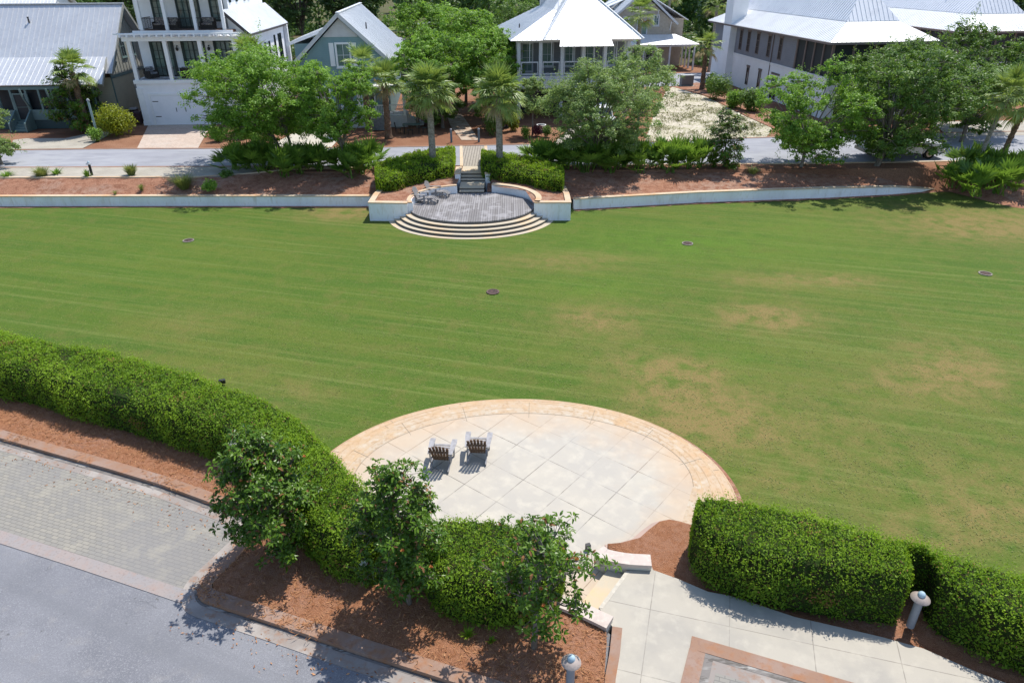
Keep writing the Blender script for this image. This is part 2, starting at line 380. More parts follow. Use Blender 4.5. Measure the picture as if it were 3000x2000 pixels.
lawn_m, ln_, lk, lb = new_mat('lawn'); lb.inputs['Roughness'].default_value = 0.9; lb.inputs['Specular IOR Level'].default_value = 0.15
lv = mapping(ln_, lk)
stripe_v = mapping(ln_, lk, rot=0.27, scale=(0.10,1.5,1))
fine_v = mapping(ln_, lk, rot=0.25, scale=(1,2.2,1))
c = mixc(ln_, lk, noise_fac(ln_, lk, lv, 0.10, .40, .62), (0.070,0.122,0.014), (0.101,0.131,0.021))
c = mixc(ln_, lk, noise_fac(ln_, lk, stripe_v, 1.0, .42, .62), c, (0.055,0.111,0.013))
c = mixc(ln_, lk, math_node(ln_, lk, 'MULTIPLY', noise_fac(ln_, lk, mapping(ln_, lk, rot=0.27, scale=(0.035,2.2,1)), 1.6, .53, .66), 0.75), c, (0.134,0.169,0.041))
c = mixc(ln_, lk, math_node(ln_, lk, 'MULTIPLY', noise_fac(ln_, lk, lv, 0.9, .50, .66), 0.6), c, (0.123,0.126,0.031))
c = mixc(ln_, lk, math_node(ln_, lk, 'MULTIPLY', noise_fac(ln_, lk, lv, 2.6, .54, .66), 0.55), c, (0.057,0.103,0.012))
at = ln_.new('ShaderNodeAttribute'); at.attribute_name = 'dry'
ag = ln_.new('ShaderNodeAttribute'); ag.attribute_name = 'lush'
brk = noise_fac(ln_, lk, lv, 1.1, .36, .62, 7, .66)
dry = math_node(ln_, lk, 'MULTIPLY', at.outputs['Fac'], math_node(ln_, lk, 'ADD', math_node(ln_, lk, 'MULTIPLY', brk, 1.25), 0.16), True)
c = mixc(ln_, lk, math_node(ln_, lk, 'MULTIPLY', ag.outputs['Fac'], noise_fac(ln_, lk, lv, 0.9, .3, .6)), c, (0.075,0.162,0.012))
c = mixc(ln_, lk, dry, c, (0.212,0.155,0.059))
c = mixc(ln_, lk, math_node(ln_, lk, 'MULTIPLY', noise_fac(ln_, lk, fine_v, 8, .50, .66), 0.6), c, (0.142,0.178,0.041))
c = mixc(ln_, lk, math_node(ln_, lk, 'MULTIPLY', noise_fac(ln_, lk, fine_v, 13, .50, .66), 0.55), c, (0.036,0.066,0.007))
lk.new(c, lb.inputs['Base Color'])
t = ln_.new('ShaderNodeTexNoise'); t.inputs['Scale'].default_value = 26; t.inputs['Detail'].default_value = 4; lk.new(lv, t.inputs['Vector'])
add_bump(ln_, lk, lb, t.outputs['Fac'], 0.7, 0.05)
def lawn():
    xs = np.arange(-70, 70.1, 0.4); ys = np.concatenate([np.arange(6, 44.01, 0.4), np.arange(44.4, 47.3, 0.4)])
    X, Y = np.meshgrid(xs, ys); Z = 0.012*np.sin(X*0.21+1)*np.sin(Y*0.17)
    nx, ny = len(xs), len(ys)
    V = np.stack([X, Y, Z], -1).reshape(-1, 3)
    i = np.arange((ny-1)*(nx-1)); r, cc = i//(nx-1), i % (nx-1)
    F = np.stack([r*nx+cc, r*nx+cc+1, (r+1)*nx+cc+1, (r+1)*nx+cc], 1)
    me = bpy.data.meshes.new('lawn'); me.from_pydata(V.tolist(), [], F.tolist()); me.materials.append(lawn_m)
    me.polygons.foreach_set('use_smooth', [True]*len(F))
    D = np.zeros(len(V)); L = np.zeros(len(V))
    for u, v, ru, rv_, a in [(1590,935,130,75,1.0),(1760,728,110,28,.85),(1370,735,110,38,.6),(2200,830,120,60,0.55),(2130,880,150,40,0.51),(2290,520,190,35,.8),(1790,642,130,16,.55),(1960,645,70,14,.5),
                             (1300,600,170,22,.45),(2250,1180,200,80,0.33),(1800,1110,120,30,.35),(1480,840,130,40,.4),(790,487,90,18,.9),(1580,850,60,18,.6),(440,740,110,30,.28),(700,900,90,30,.25),(2100,1235,180,40,0.30),(2330,1120,160,90,0.21),(1850,990,240,100,.25),(2150,1060,480,220,.14),(1750,760,520,160,.07),(350,880,420,70,.16),(2200,500,420,60,.16)]:
        x, y, _ = gp(u, v); x1 = gp(u+ru, v)[0]-x; y1 = abs(gp(u, v-rv_)[1]-gp(u, v+rv_)[1])/2
        D += a*np.exp(-(((V[:,0]-x)/x1)**2+((V[:,1]-y)/y1)**2)*0.9)
    for u, v, ru, rv_, a in [(1560,560,260,45,.8),(1360,660,120,30,.6),(1850,520,120,25,.55),(1700,830,90,35,.45),(1530,850,70,30,.4),(350,600,300,90,.3),(1950,590,200,40,.3)]:
        x, y, _ = gp(u, v); x1 = gp(u+ru, v)[0]-x; y1 = abs(gp(u, v-rv_)[1]-gp(u, v+rv_)[1])/2
        L += a*np.exp(-(((V[:,0]-x)/x1)**2+((V[:,1]-y)/y1)**2)*0.9)
    for nm, A in (('dry', D*1.25), ('lush', L)):
        a = me.attributes.new(nm, 'FLOAT', 'POINT'); a.data.foreach_set('value', np.clip(A, 0, 1))
    o = bpy.data.objects.new('lawn', me); col.objects.link(o); return struct(o)
lawn()

# ------------------------------------------------------------------ far bank, walls, stage
BANKL = [(-70,45.2),(-40,45.0),(-9.0,44.75)]
WALL_L = [(-70,45.05),(-40,44.85),(-22,44.65),(-8.9,44.4)]
WALL_R = [gp(1318,482)[:2], gp(1460,474)[:2], gp(1600,466)[:2], gp(1760,460)[:2], gp(1900,455)[:2], gp(2050,447)[:2], gp(2160,438)[:2]]
def wall_strip(name, line, tops, bases, th, cap_h, cap_over, label, cat, group=None, cap_m=None):
    n = len(line); P = [Vector((x, y, 0)) for x, y in line]; w = MB(); c = MB()
    offs = []
    for i in range(n):
        d = (P[min(i+1, n-1)]-P[max(i-1, 0)]).normalized(); offs.append(Vector((-d.y, d.x, 0)))
    for i in range(n-1):
        for mb, z0a, z0b, z1a, z1b, o0, o1 in ((w, bases[i], bases[i+1], tops[i]-cap_h, tops[i+1]-cap_h, 0, th), (c, tops[i]-cap_h, tops[i+1]-cap_h, tops[i], tops[i+1], -cap_over, th+cap_over)):
            a0, a1 = P[i]+offs[i]*o0, P[i]+offs[i]*o1; b0, b1 = P[i+1]+offs[i+1]*o0, P[i+1]+offs[i+1]*o1
            z = lambda p, h: (p.x, p.y, h)
            fs = [(0,1,5,4),(2,3,7,6),(4,5,6,7)]
            if mb is c: fs.append((3,2,1,0))
            if i == 0: fs.append((3,0,4,7))
            if i == n-2: fs.append((1,2,6,5))
            mb.add([z(a0,z0a),z(b0,z0b),z(b1,z0b),z(a1,z0a),z(a0,z1a),z(b0,z1b),z(b1,z1b),z(a1,z1a)], fs)
    root = w.build(name, stucco); tag(root, label, cat, group)
    c.build('wall_cap', cap_m or cap_stone, root)
    return root
wall_strip('retaining_wall', WALL_L, [.70]*4, [-.1]*4, 0.30, 0.06, 0.03, 'long straight white retaining wall between lawn and bare mulch bank, left of the deck stage', 'wall')
wall_strip('retaining_wall', WALL_R, [.72,.72,.72,.72,.70,.56,.12], [-.1]*7, 0.30, 0.06, 0.03, 'white retaining wall right of the deck stage that tapers down to nothing under the oaks', 'wall')

# the mulch bank: rows from wall to street level
def bank():
    b = MB()
    edge = [(-70,47.6),(-40,47.6),(-27,47.5),(-19.3,47.3),(-17.5,49.0),(-10,49.6),(-4.1,49.7)]
    low = [(-70,45.3),(-40,45.1),(-27,44.95),(-19.3,44.85),(-17.5,44.85),(-10,44.75),(-4.1,45.6)]
    def rows(low, zl, edge, ze, n=8):
        lines = []
        for i in range(n):
            t = i/(n-1); s = t*t*(3-2*t)*0.6+t*0.4
            lines.append([(l[0]+(e[0]-l[0])*t, l[1]+(e[1]-l[1])*t, a+(c_-a)*s) for l, e, a, c_ in zip(low, edge, zl, ze)])
        return lines
    def fine(line, n):
        return [tuple(p) for p in resample(line, n)]
    for low_, zl, edge_, ze in [
        (low, [.60]*7, edge, [ZT-.004]*7),
        ([(-1.6,45.6),(1.5,44.6)]+[(x, y+.20) for x, y in WALL_R]+[(32,43.5),(36,41.0),(42,39.5),(60,38)],
         [.60,.62,.64,.64,.64,.64,.62,.48,.05,.02,.02,.02,.02],
         [(-1.6,49.7),(1.5,49.8),(5,49.9),(8.5,49.9),(12.4,49.9),(16.6,50.0),(21.1,50.2),(25.5,50.3),(30,50.4),(35,50.5),(40,50.8),(47,51.2),(65,53)], [ZT-.004]*13)]:
        L = rows(low_, zl, edge_, ze)
        L = [fine(x, 110) for x in L]
        rng = random.Random(3)
        for j, x in enumerate(L):
            if 0 < j < len(L)-1: L[j] = [(p[0], p[1], p[2]+rng.uniform(-.035,.035)) for p in x]
        for a, c_ in zip(L, L[1:]): b.strip(a[::-1], c_[::-1])
    return struct(b.build('mulch_bank', bank_mulch, smooth=True))
bank()
# dirty mulch margin at the foot of the walls
m_ = MB()
for line, w0, w1 in ((WALL_L, .02, .42), (WALL_R, .02, .40)):
    P = smooth_line([(x, y, 0) for x, y in line], 90); r_ = random.Random(8)
    m_.strip([(p.x, p.y-w1*(0.55+0.5*r_.random()), 0.018) for p in P], [(p.x, p.y+.05, 0.018) for p in P])
struct(m_.build('mulch_margin', bank_mulch))

SX, SY = -2.45, 42.35
def ell(cx, cy, a, b, t0, t1, n): return [(cx+a*math.cos(math.radians(t0+(t1-t0)*i/(n-1))), cy+b*math.sin(math.radians(t0+(t1-t0)*i/(n-1)))) for i in range(n)]
ZD = 0.62
stage = thing('deck_stage', 'round grey timber deck stage with curved cream steps down to the lawn', 'stage', (SX, SY, 0))
def loc(pts): return [(p[0]-SX, p[1]-SY) for p in pts]
d = MB(); d.prism(ell(0,0,3.85,3.08,0,358,120), ZD-.07, ZD); d.build('deck', deck_wood, stage)
for i in range(4):
    a, b_ = 3.88+.33*(i+1), 3.12+.31*(i+1); z = ZD-.15*(i+1)
    st = MB(); st.prism(ell(0,0,a,b_,182,358,90), z-.045, z, 0)
    if i: pass
    o = st.build('step', tread_stone, stage)
    if i < 4:
        rs = MB(); rs.prism(ell(0,0,a-.33-.02,b_-.31-.02,182,358,90), -.05, z+.15-.072 if i == 0 else z+.15-.046)
        rs.build('riser', riser_shade, stage)
# planter walls hugging the stage
def planter(name, pts, label, th=0.30, top=1.16):
    P = smooth_line([(x, y, 0) for x, y in pts], 56)
    return wall_strip(name, [(p.x, p.y) for p in P], [top]*56, [-.1]*56, th, .07, .03, label, 'wall')
arcL = ell(SX,SY,4.0,3.22,107,197,14); arcR = ell(SX,SY,4.0,3.22,73,-17,14)
planter('planter_wall', arcL[::-1], 'curved white wall with tan cap behind the chairs on the deck stage', -0.30)
planter('planter_wall', arcR, 'curved white wall with tan cap along the empty right side of the deck stage', 0.30)
def wing(pts, label):
    w = wall_strip('wing_wall', pts, [1.16]*len(pts), [-.1]*len(pts), 0.34, .07, .03, label, 'wall')
wing([gp(850,507)[:2], (arcL[-1][0]-.02, arcL[-1][1]-.12)], 'short white wing wall ending the steps on the left of the deck stage')
wing([(arcR[-1][0]+.02, arcR[-1][1]-.12), gp(1310,507)[:2]], 'short white wing wall ending the steps on the right of the deck stage')
pl, pr_ = gp(850,507)[:2], gp(1310,507)[:2]
wall_strip('return_wall', [(pl[0]+.25,pl[1]+3.6),(pl[0]+.02,pl[1]+1.9),(pl[0]-.0,pl[1]+.02)], [1.155]*3, [-.1]*3, 0.30, .068, .03, 'white return wall joining the left wing of the deck stage to the long wall', 'wall')
wall_strip('return_wall', [(pr_[0]+.0,pr_[1]+.02),(pr_[0]+.02,pr_[1]+1.9),(pr_[0]-.1,pr_[1]+3.6)], [1.155]*3, [-.1]*3, 0.30, .068, .03, 'white return wall joining the right wing of the deck stage to the tapering wall', 'wall')
pm = MB()
for sgn, arc, e in ((-1, arcL, pl), (1, arcR, pr_)):
    poly = [(e[0]-sgn*.25, e[1]+.22)]+[(p[0]+sgn*.02, p[1]) for p in arc[::-1]]+[(SX+sgn*1.0, 48.2), (e[0]-sgn*.15, 47.6)]
    if area(poly) < 0: poly = poly[::-1]
    n0 = len(poly); cx_ = sum(p[0] for p in poly)/n0; cy_ = sum(p[1] for p in poly)/n0
    pm.add([(x, y, 1.03 if y < 46.5 else 1.15) for x, y in poly]+[(cx_, cy_, 1.12)], [(i, (i+1) % n0, n0) for i in range(n0)])
struct(pm.build('planter_mulch', bank_mulch))
# steps from street to stage
es = thing('entry_steps', 'flight of cream concrete steps with shade-coloured risers climbing from the deck stage to the street', 'steps', (-2.6, 45.2, 0))
yy = [45.15, 45.55, 47.1, 47.5, 47.9]; zz = [ZD+.126*(i+1) for i in range(5)]
yy += [49.8]
for i in range(5):
    s_ = MB(); s_.box(-.82,.82, yy[i]-45.2, yy[i+1]-45.2, zz[i]-.04, zz[i]); s_.build('step', tread_stone, es)
    s_ = MB(); s_.box(-.80,.80, yy[i]-45.2+.02, yy[i+1]-45.2, 0, zz[i]-.042); s_.build('riser', riser_shade, es)
for sx in (-1, 1):
    s_ = MB(); s_.box(sx*1.02-.17, sx*1.02+.17, 1.75, 3.5, 0, 1.42); s_.build('cheek_wall', stucco, es)
    s_ = MB(); s_.box(sx*1.02-.20, sx*1.02+.20, 1.72, 3.53, 1.42, 1.49); s_.build('wall_cap', cap_stone, es)
# ------------------------------------------------------------------ far street, drives, sand lot
def sheet(name, pts, z, mat, base=None):
    s = MB(); n = len(pts)
    if area(pts) < 0: pts = pts[::-1]
    s.add([(p[0], p[1], z) for p in pts], [tuple(range(n))])
    return struct(s.build(name, mat))
UP = [gp(u, v, ZT)[:2] for u, v in [(30,345),(250,342),(600,341),(900,338),(1200,332),(1400,329),(1560,324),(1700,318),(1900,311),(2200,305),(2352,302)]]
LO = [(-80,50.4),(-36,50.1),(-20,50.0),(20,50.05),(35,50.6),(50,51.2),(80,53.2)]
UPL = [(-80,UP[0][1]+.5)]+UP+[(80,UP[-1][1]+1.5)]
sheet('far_road', LO+UPL[::-1], ZT, far_asphalt)
sheet('parking_strip', [(-60,47.55),(-19.3,47.25),(-17.6,49.0),(-17.4,50.05),(-60,50.25)], ZT+.002, strip_paver)
def band(name, line, w, z0, z1, mat):
    b = MB(); P = resample([(x, y, 0) for x, y in line], max(14, len(line)*4)); L = []; R = []
    for i, p in enumerate(P):
        d = (P[min(i+1, len(P)-1)]-P[max(i-1, 0)]).normalized(); o = Vector((-d.y, d.x, 0))
        L.append(p+o*(w/2)); R.append(p-o*(w/2))
    n = len(P)
    vs = [(p.x, p.y, z1) for p in L]+[(p.x, p.y, z1) for p in R]+[(p.x, p.y, z0) for p in L]+[(p.x, p.y, z0) for p in R]
    fs = []
    for i in range(n-1):
        fs += [(i, n+i, n+i+1, i+1), (2*n+i, i, i+1, 2*n+i+1), (n+i, 3*n+i, 3*n+i+1, n+i+1)]
    fs += [(0, 2*n, 3*n, n), (n-1, 2*n-1, 4*n-1, 3*n-1)]
    b.add(vs, fs); return struct(b.build(name, mat))
band('road_edging', UPL, 0.28, ZT-.02, ZT+.03, red_kerb)
band('road_edging', [(-60,50.25),(-17.4,50.08)], 0.26, ZT-.02, ZT+.012, red_kerb)
band('bank_edging', [(-60,47.55),(-19.3,47.28),(-17.6,48.9),(-10,49.75),(-4.0,49.85)], 0.22, ZT-.1, ZT+.02, cap_stone)
band('bank_edging', [(-1.3,49.85),(12,49.98),(21.1,50.1),(35,50.6),(47,51.2),(65,52.6)], 0.22, ZT-.1, ZT+.02, cap_stone)
# brick path from stair head over to the woods
sheet('brick_path', [(-3.45,49.8),(-1.75,49.8),(-2.1,56.2),(-3.9,56.2)], ZT+.006, path_brick)
band('path_edging', [(-1.72,49.8),(-2.0,56.2)], 0.22, ZT, ZT+.016, cap_stone)
band('path_edging', [(-3.52,49.8),(-3.95,56.2)], 0.22, ZT, ZT+.016, cap_stone)
sheet('woodland_path', [gp(1060,322,ZT)[:2], gp(1100,322,ZT)[:2], gp(1078,288,ZT)[:2], gp(1060,262,ZT)[:2], gp(1025,262,ZT)[:2], gp(1035,290,ZT)[:2]], ZT+.004, M('pale_path', (0.42,0.34,0.27), 0.9, 0.1, [(2,(0.30,0.19,0.13),.45,.62)]))
def pz(pts, z=None): return [gp(u, v, ZT)[:2] for u, v in pts]
sheet('driveway', pz([(25,343),(190,341),(260,306),(255,300),(225,302),(150,318),(60,318),(30,322)]), ZT+.010, strip_paver)
sheet('driveway', pz([(315,341),(455,340),(470,284),(395,284)])[:2]+[(-27.4,66.2),(-33.2,66.2)], ZT+.012, drive_paver)
sheet('driveway', pz([(610,340),(760,340),(800,296),(690,298)]), ZT+.011, concrete)
sheet('driveway', pz([(1270,330),(1440,327),(1420,292),(1330,280)]), ZT+.011, strip_paver)
sand = M('sand', (0.50,0.45,0.375), 0.95, 0.1, [(0.35,(0.46,0.415,0.335),.42,.6),(5,(0.54,0.49,0.41),.45,.6),(0.5,(0.36,0.335,0.23),.50,.70),(3.4,(0.28,0.275,0.15),.52,.64),(8,(0.15,0.18,0.065),.57,.66)], (20,0.5,0.03))
sheet('sand_lot', pz([(1480,328),(1570,324),(1760,315),(1775,296),(1700,262),(1620,222),(1545,200),(1530,210),(1500,270)]), ZT+.010, sand)
sheet('house_bed', pz([(1545,200),(1625,221),(1702,261),(1777,296),(1800,290),(1790,262),(1740,225),(1690,205),(1640,195),(1600,190)]), ZT+.014, bank_mulch)
sheet('side_street', [(6,87),(21,87.5),(24.5,89),(36,92),(60,96),(60,104),(36,101),(26,99.5),(18,98.5),(6,97)], ZT+.006, far_asphalt)
sheet('driveway', [(36,58.6),(60,60.5),(60,66),(38,65)], ZT+.012, strip_paver)
sheet('wood_floor', [(-400,84),(-80,84),(-60,90),(-14,90),(4,108),(60,108),(90,84),(400,84),(400,900),(-400,900)], ZT+.003, M('green_brown_litter', (0.095,0.085,0.045), 0.95, 0.1, [(0.15,(0.07,0.10,0.03),.42,.58),(1.2,(0.15,0.10,0.055),.5,.65),(9,(0.045,0.05,0.02),.5,.65)]))  # dark green-brown ground cover, mottled by noise
sheet('distant_road', [gp(1140,36,ZT)[:2], gp(1100,0+38,ZT)[:2], (-40,170), (-20,140), (-14,120), (-8,120), (-14,142), (-33,175), gp(1165,50,ZT)[:2]], ZT+.006, far_asphalt)
sheet('verge', [(-33,181),(-26,172),(-20,176),(-22,190),(-31,196)], ZT+.012, M('verge_grass', (0.14,0.19,0.05), 0.9, 0.1, [(2,(0.20,0.21,0.09),.45,.6)]))

# ------------------------------------------------------------------ near street
def ext(pts, z): return [gp(u, v, z)[:2] for u, v in pts]
def fillet(a, b, c, r, n=10):
    A, B, C = (Vector((*p, 0)) for p in (a, b, c)); u = (A-B).normalized(); v = (C-B).normalized(); h = math.acos(u.dot(v))/2; t = r/math.tan(h)
    o = B+(u+v).normalized()*(r/math.sin(h)); s = B+u*t-o; e = B+v*t-o; w = []
    for i in range(n+1):
        q = (s.lerp(e, i/n)).normalized()*r+o; w.append((q.x, q.y))
    return w
K = ext([(0,1005),(120,1040),(250,1076),(370,1112),(480,1152),(545,1180)], ZB+.02)
dx, dy = K[0][0]-K[1][0], K[0][1]-K[1][1]; ln0 = math.hypot(dx, dy)
KL = [(K[0][0]+dx/ln0*22, K[0][1]+dy/ln0*22)]+K
k1, k2, k3 = ext([(600,1198),(425,1364),(640,1434)], ZB+.02)
KC = fillet(K[4], k1, k2, .55)+[((k1[0]+k2[0])/2, (k1[1]+k2[1])/2)]+fillet(k1, k2, k3, .55)
KR = ext([(640,1434),(800,1488),(1000,1552)], ZB+.02)
dx, dy = KR[2][0]-KR[1][0], KR[2][1]-KR[1][1]; ln1 = math.hypot(dx, dy)
KR.append((KR[2][0]+dx/ln1*9, KR[2][1]+dy/ln1*9))
kerb_line = KL+KC+KR
def inset(line, w):
    P = [Vector((x, y, 0)) for x, y in line]; out = []
    for i, p in enumerate(P):
        d = (P[min(i+1, len(P)-1)]-P[max(i-1, 0)]).normalized(); o = Vector((-d.y, d.x, 0)); q = p+o*w; out.append((q.x, q.y))
    return out
sm_k = [(p.x, p.y) for p in resample([(x, y, 0) for x, y in K[:-1]+KC+KR[:-1]], 190)]
sm_k = [(KL[0][0]+(K[0][0]-KL[0][0])*i/10, KL[0][1]+(K[0][1]-KL[0][1])*i/10) for i in range(10)]+sm_k+[(KR[-2][0]+(KR[-1][0]-KR[-2][0])*i/8, KR[-2][1]+(KR[-1][1]-KR[-2][1])*i/8) for i in range(1, 9)]
KX = min(range(len(sm_k)), key=lambda i: (sm_k[i][0]-KC[17][0])**2+(sm_k[i][1]-KC[17][1])**2)
kerb_mid = inset(sm_k, 0.17)
band('kerb', kerb_mid, 0.34, ZR-.1, ZB+.02, red_kerb)
big_far = 60
sheet('near_road', [(-60,-40),(60,-40),(60,9.0),(6,9.0),(3,9.8),(1.9,11.0),(-1,12.5),(-8,16),(-14,19),(-30,23.6),(-60,36)], ZR-.008, asphalt)
# paved parking bay and its flush borders
low_band = ext([(0,1232),(215,1300),(430,1372),(520,1402)], ZR)
dx, dy = low_band[0][0]-low_band[1][0], low_band[0][1]-low_band[1][1]; ln2 = math.hypot(dx, dy)
low_ext = [(low_band[0][0]+dx/ln2*20, low_band[0][1]+dy/ln2*20)]+low_band
bay = [low_ext[0]]+low_band[:3]+ext([(452,1340),(590,1208)], ZR)+[K[4], K[3], K[2], K[1], K[0], KL[0]]
sheet('parking_bay', bay, ZR, paver)
band('bay_edging', low_ext[:4], 0.36, ZR-.05, ZR+.008, M('flush_band', (0.295,0.255,0.24), 0.85, 0.2, [(0.8,(0.265,0.25,0.25),.42,.6),(4,(0.30,0.235,0.21),.5,.7),(18,(0.20,0.16,0.15),.55,.75)], (60,0.2,0.01)))
band('gutter', inset(sm_k, -0.19), 0.36, ZR-.05, ZR+.006, gutter)
band('gutter', inset(sm_k[:KX-6], -0.07), 0.13, ZR-.04, ZR+.011, gutter_dirt)
band('gutter', inset(sm_k[KX-4:], -0.04), 0.06, ZR-.04, ZR+.012, gutter_dirt)
# mulch bed behind the kerb
bed_in = inset(sm_k, 0.34)
bed_front = [p for i, p in enumerate(bed_in) if p[0] < 0.3 or i < 40]
BW = ext([(1380,1680),(1388,1590),(1392,1560),(1400,1500),(1408,1440)], ZW)
bed = MB()
back = [(1.55,11.05),(0.9,11.7),(-0.6,12.4),(-2.2,13.5),(-4.2,15.0),(-5.4,17.0),(-7.4,19.0),(-10,20.6),(-14.3,22.0),(-19,23.6),(-36,29.5)]
# rows of points from the kerb back to the hedge, with a gentle swell
src = resample([(x, y, 0) for x, y in bed_front+[(BW[0][0],BW[0][1])]], 200)
dst = resample([(x, y, 0) for x, y in back[::-1]+[(2.05,10.62),(2.03,10.4)]], 200)
r_ = random.Random(4); rows_ = []
for k in range(9):
    t = k/8
    rows_.append([(a.x+(b_.x-a.x)*t, a.y+(b_.y-a.y)*t, ZB+.005+0.07*math.sin(min(1, t*1.3)*math.pi*.6)+(r_.uniform(-.02,.02) if 0 < k < 8 else 0)) for a, b_ in zip(src, dst)])
for a, b_ in zip(rows_, rows_[1:]): bed.strip(a[::-1], b_[::-1])
struct(bed.build('mulch_bed', mulch, smooth=True))
sp_ = M('bare_sand', (0.55,0.50,0.43), 0.95, 0.1, [(4,(0.44,0.36,0.28),.45,.6)])

# ------------------------------------------------------------------ patio
def disc(name, cx, cy, a, b, z0, z1, mat):
    s = MB(); s.prism(ell(cx, cy, a, b, 0, 358, 160), z0, z1); return struct(s.build(name, mat))
sheet('straw_ring', ell(0.10, 15.95, 6.54, 5.17, 0, 358, 160), 0.020, bank_mulch)
disc('patio_step', 0.08, 15.95, 6.38, 5.06, -.1, .12, rim)
disc('patio_step', 0.12, 16.00, 6.00, 4.72, -.1, .24, rim)
disc('patio_rim', 0.16, 16.06, 5.60, 4.36, -.1, ZP-.003, rim)
S_ = MB()
inner = ell(0.28, 16.37, 4.98, 3.35, -8, 188, 90)+[(-4.8,14.9),(-4.3,13.6),(-2.0,12.2),(0.6,11.7),(1.76,11.45),(2.4,12.60),(3.0,13.15),(4.0,13.75),(4.55,14.35)]
S_.prism(inner, ZP-.05, ZP); struct(S_.build('patio', slab))
jl = MB()
for a, b_, t0, t1, cx, cy in [(4.99,3.36,-8,188,.28,16.37)]:
    P = ell(cx, cy, a, b_, t0, t1, 140); Q = ell(cx, cy, a+.014, b_+.014, t0, t1, 140)
    jl.strip([(x, y, ZP+.003) for x, y in P][::-1], [(x, y, ZP+.003) for x, y in Q][::-1])
for a, b_, cx, cy, z in [(5.58,4.34,.16,16.06,ZP-.001),(5.98,4.70,.12,16.0,.242),(6.36,5.04,.08,15.95,.122),(5.28,3.90,.22,16.2,ZP-.001)]:
    P = ell(cx, cy, a-.028, b_-.028, -10, 190, 140); Q = ell(cx, cy, a, b_, -10, 190, 140)
    jl.strip([(x, y, z) for x, y in P][::-1], [(x, y, z) for x, y in Q][::-1], 1)
struct(jl.build('patio_joint', [M('joint', (0.22,0.19,0.15), 0.9, 0.1), M('stained_joint', (0.37,0.255,0.155), 0.9, 0.1, [(1.2,(0.50,0.37,0.23),.42,.58)])]))
# joints cut across the steps of the rim
jr = MB()
for k, tdeg in enumerate((14, 38, 62, 86, 110, 134, 158)):
    t = math.radians(tdeg)
    for (a0, b0, a1, b1, z, cx, cy, off) in ((5.00,3.37,5.56,4.31,ZP+.001,.2,16.1,0),(5.64,4.40,5.96,4.68,.243,.12,16.0,.05),(6.04,4.76,6.34,5.02,.123,.08,15.95,-.04)):
        u = t+off; c_, s_ = math.cos(u), math.sin(u)
        jr.bar((cx+a0*c_, cy+b0*s_, z), (cx+a1*c_, cy+b1*s_, z), .012, .003)
struct(jr.build('patio_joint', MATS['joint']))

# ------------------------------------------------------------------ walkway, steps and low walls beside it
walk = [(1.97,11.33),(2.76,12.43),(3.40,12.62)]+ext([(1500,1308),(1556,1328),(1626,1358),(1676,1367),(1751,1391),(1826,1416),(1901,1433),(2026,1462),(2120,1488),(2250,1545),(2400,1600),(2600,1690)], ZW)[0:]+[(16,5),(14,3.0),(1.6,5.0)]+BW
walkm = brick_mat('walk_slab', (0.40,0.37,0.315), (0.38,0.35,0.30), (0.24,0.22,0.19), 1.75, 1.75, 0.012, rot=0.28, loc=(0.1,0.55,0), offset=0.0,
        layers=[(0.7,(0.325,0.305,0.27),.42,.60,0.85),(3,(0.45,0.415,0.35),.5,.7,0.6),(50,(0.33,0.31,0.27),.57,.72,0.7)], bump=0.25)[0]
w_ = MB(); w_.prism(walk, ZP-.2, ZW); struct(w_.build('walkway', walkm))
stp = thing('patio_steps', 'two shallow concrete steps leading from the walkway down to the round patio', 'steps', (2.1, 11.9, 0))
def wl_(pts): return [(x-2.1, y-11.9) for x, y in pts]
s_ = MB(); s_.prism(wl_([(1.985,11.34),(2.74,12.43),(2.36,12.66),(1.60,11.60)]), ZP-.1, ZP+.14); s_.build('step', tread_stone, stp)
s_ = MB(); s_.prism(wl_([(1.96,11.33),(2.75,12.44),(2.83,12.39),(2.05,11.30)]), ZP-.1, ZW+.006); s_.build('step', concrete, stp)
seat_cap = M('pinkish_cap', (0.50,0.43,0.385), 0.85, 0.2, [(1.2,(0.45,0.38,0.34),.45,.62),(9,(0.55,0.49,0.43),.5,.7)], (50,0.2,0.01))
cream_wall = M('cream_wall', (0.62,0.58,0.50), 0.85, 0.2, [(1.5,(0.55,0.51,0.44),.45,.65)], (50,0.2,0.01))
def seat_wall(line, top, th, label):
    P = smooth_line([(x, y, 0) for x, y in line], 16)
    r = wall_strip('seat_wall', [(p.x, p.y) for p in P], [top]*16, [.2]*16, th, .09, .035, label, 'wall', cap_m=seat_cap)
    r.data.materials[0] = cream_wall
seat_wall([(2.02,12.86),(2.22,12.66),(2.75,12.50),(3.36,12.44)], 0.84, .30, 'low curved cream wall beside the steps at the open end of the walkway mulch')
seat_wall([(0.65,11.45),(1.13,11.20),(1.52,11.00),(2.06,10.66)], 0.80, .30, 'low straight capped wall between the magnolia mulch bed and the patio steps')
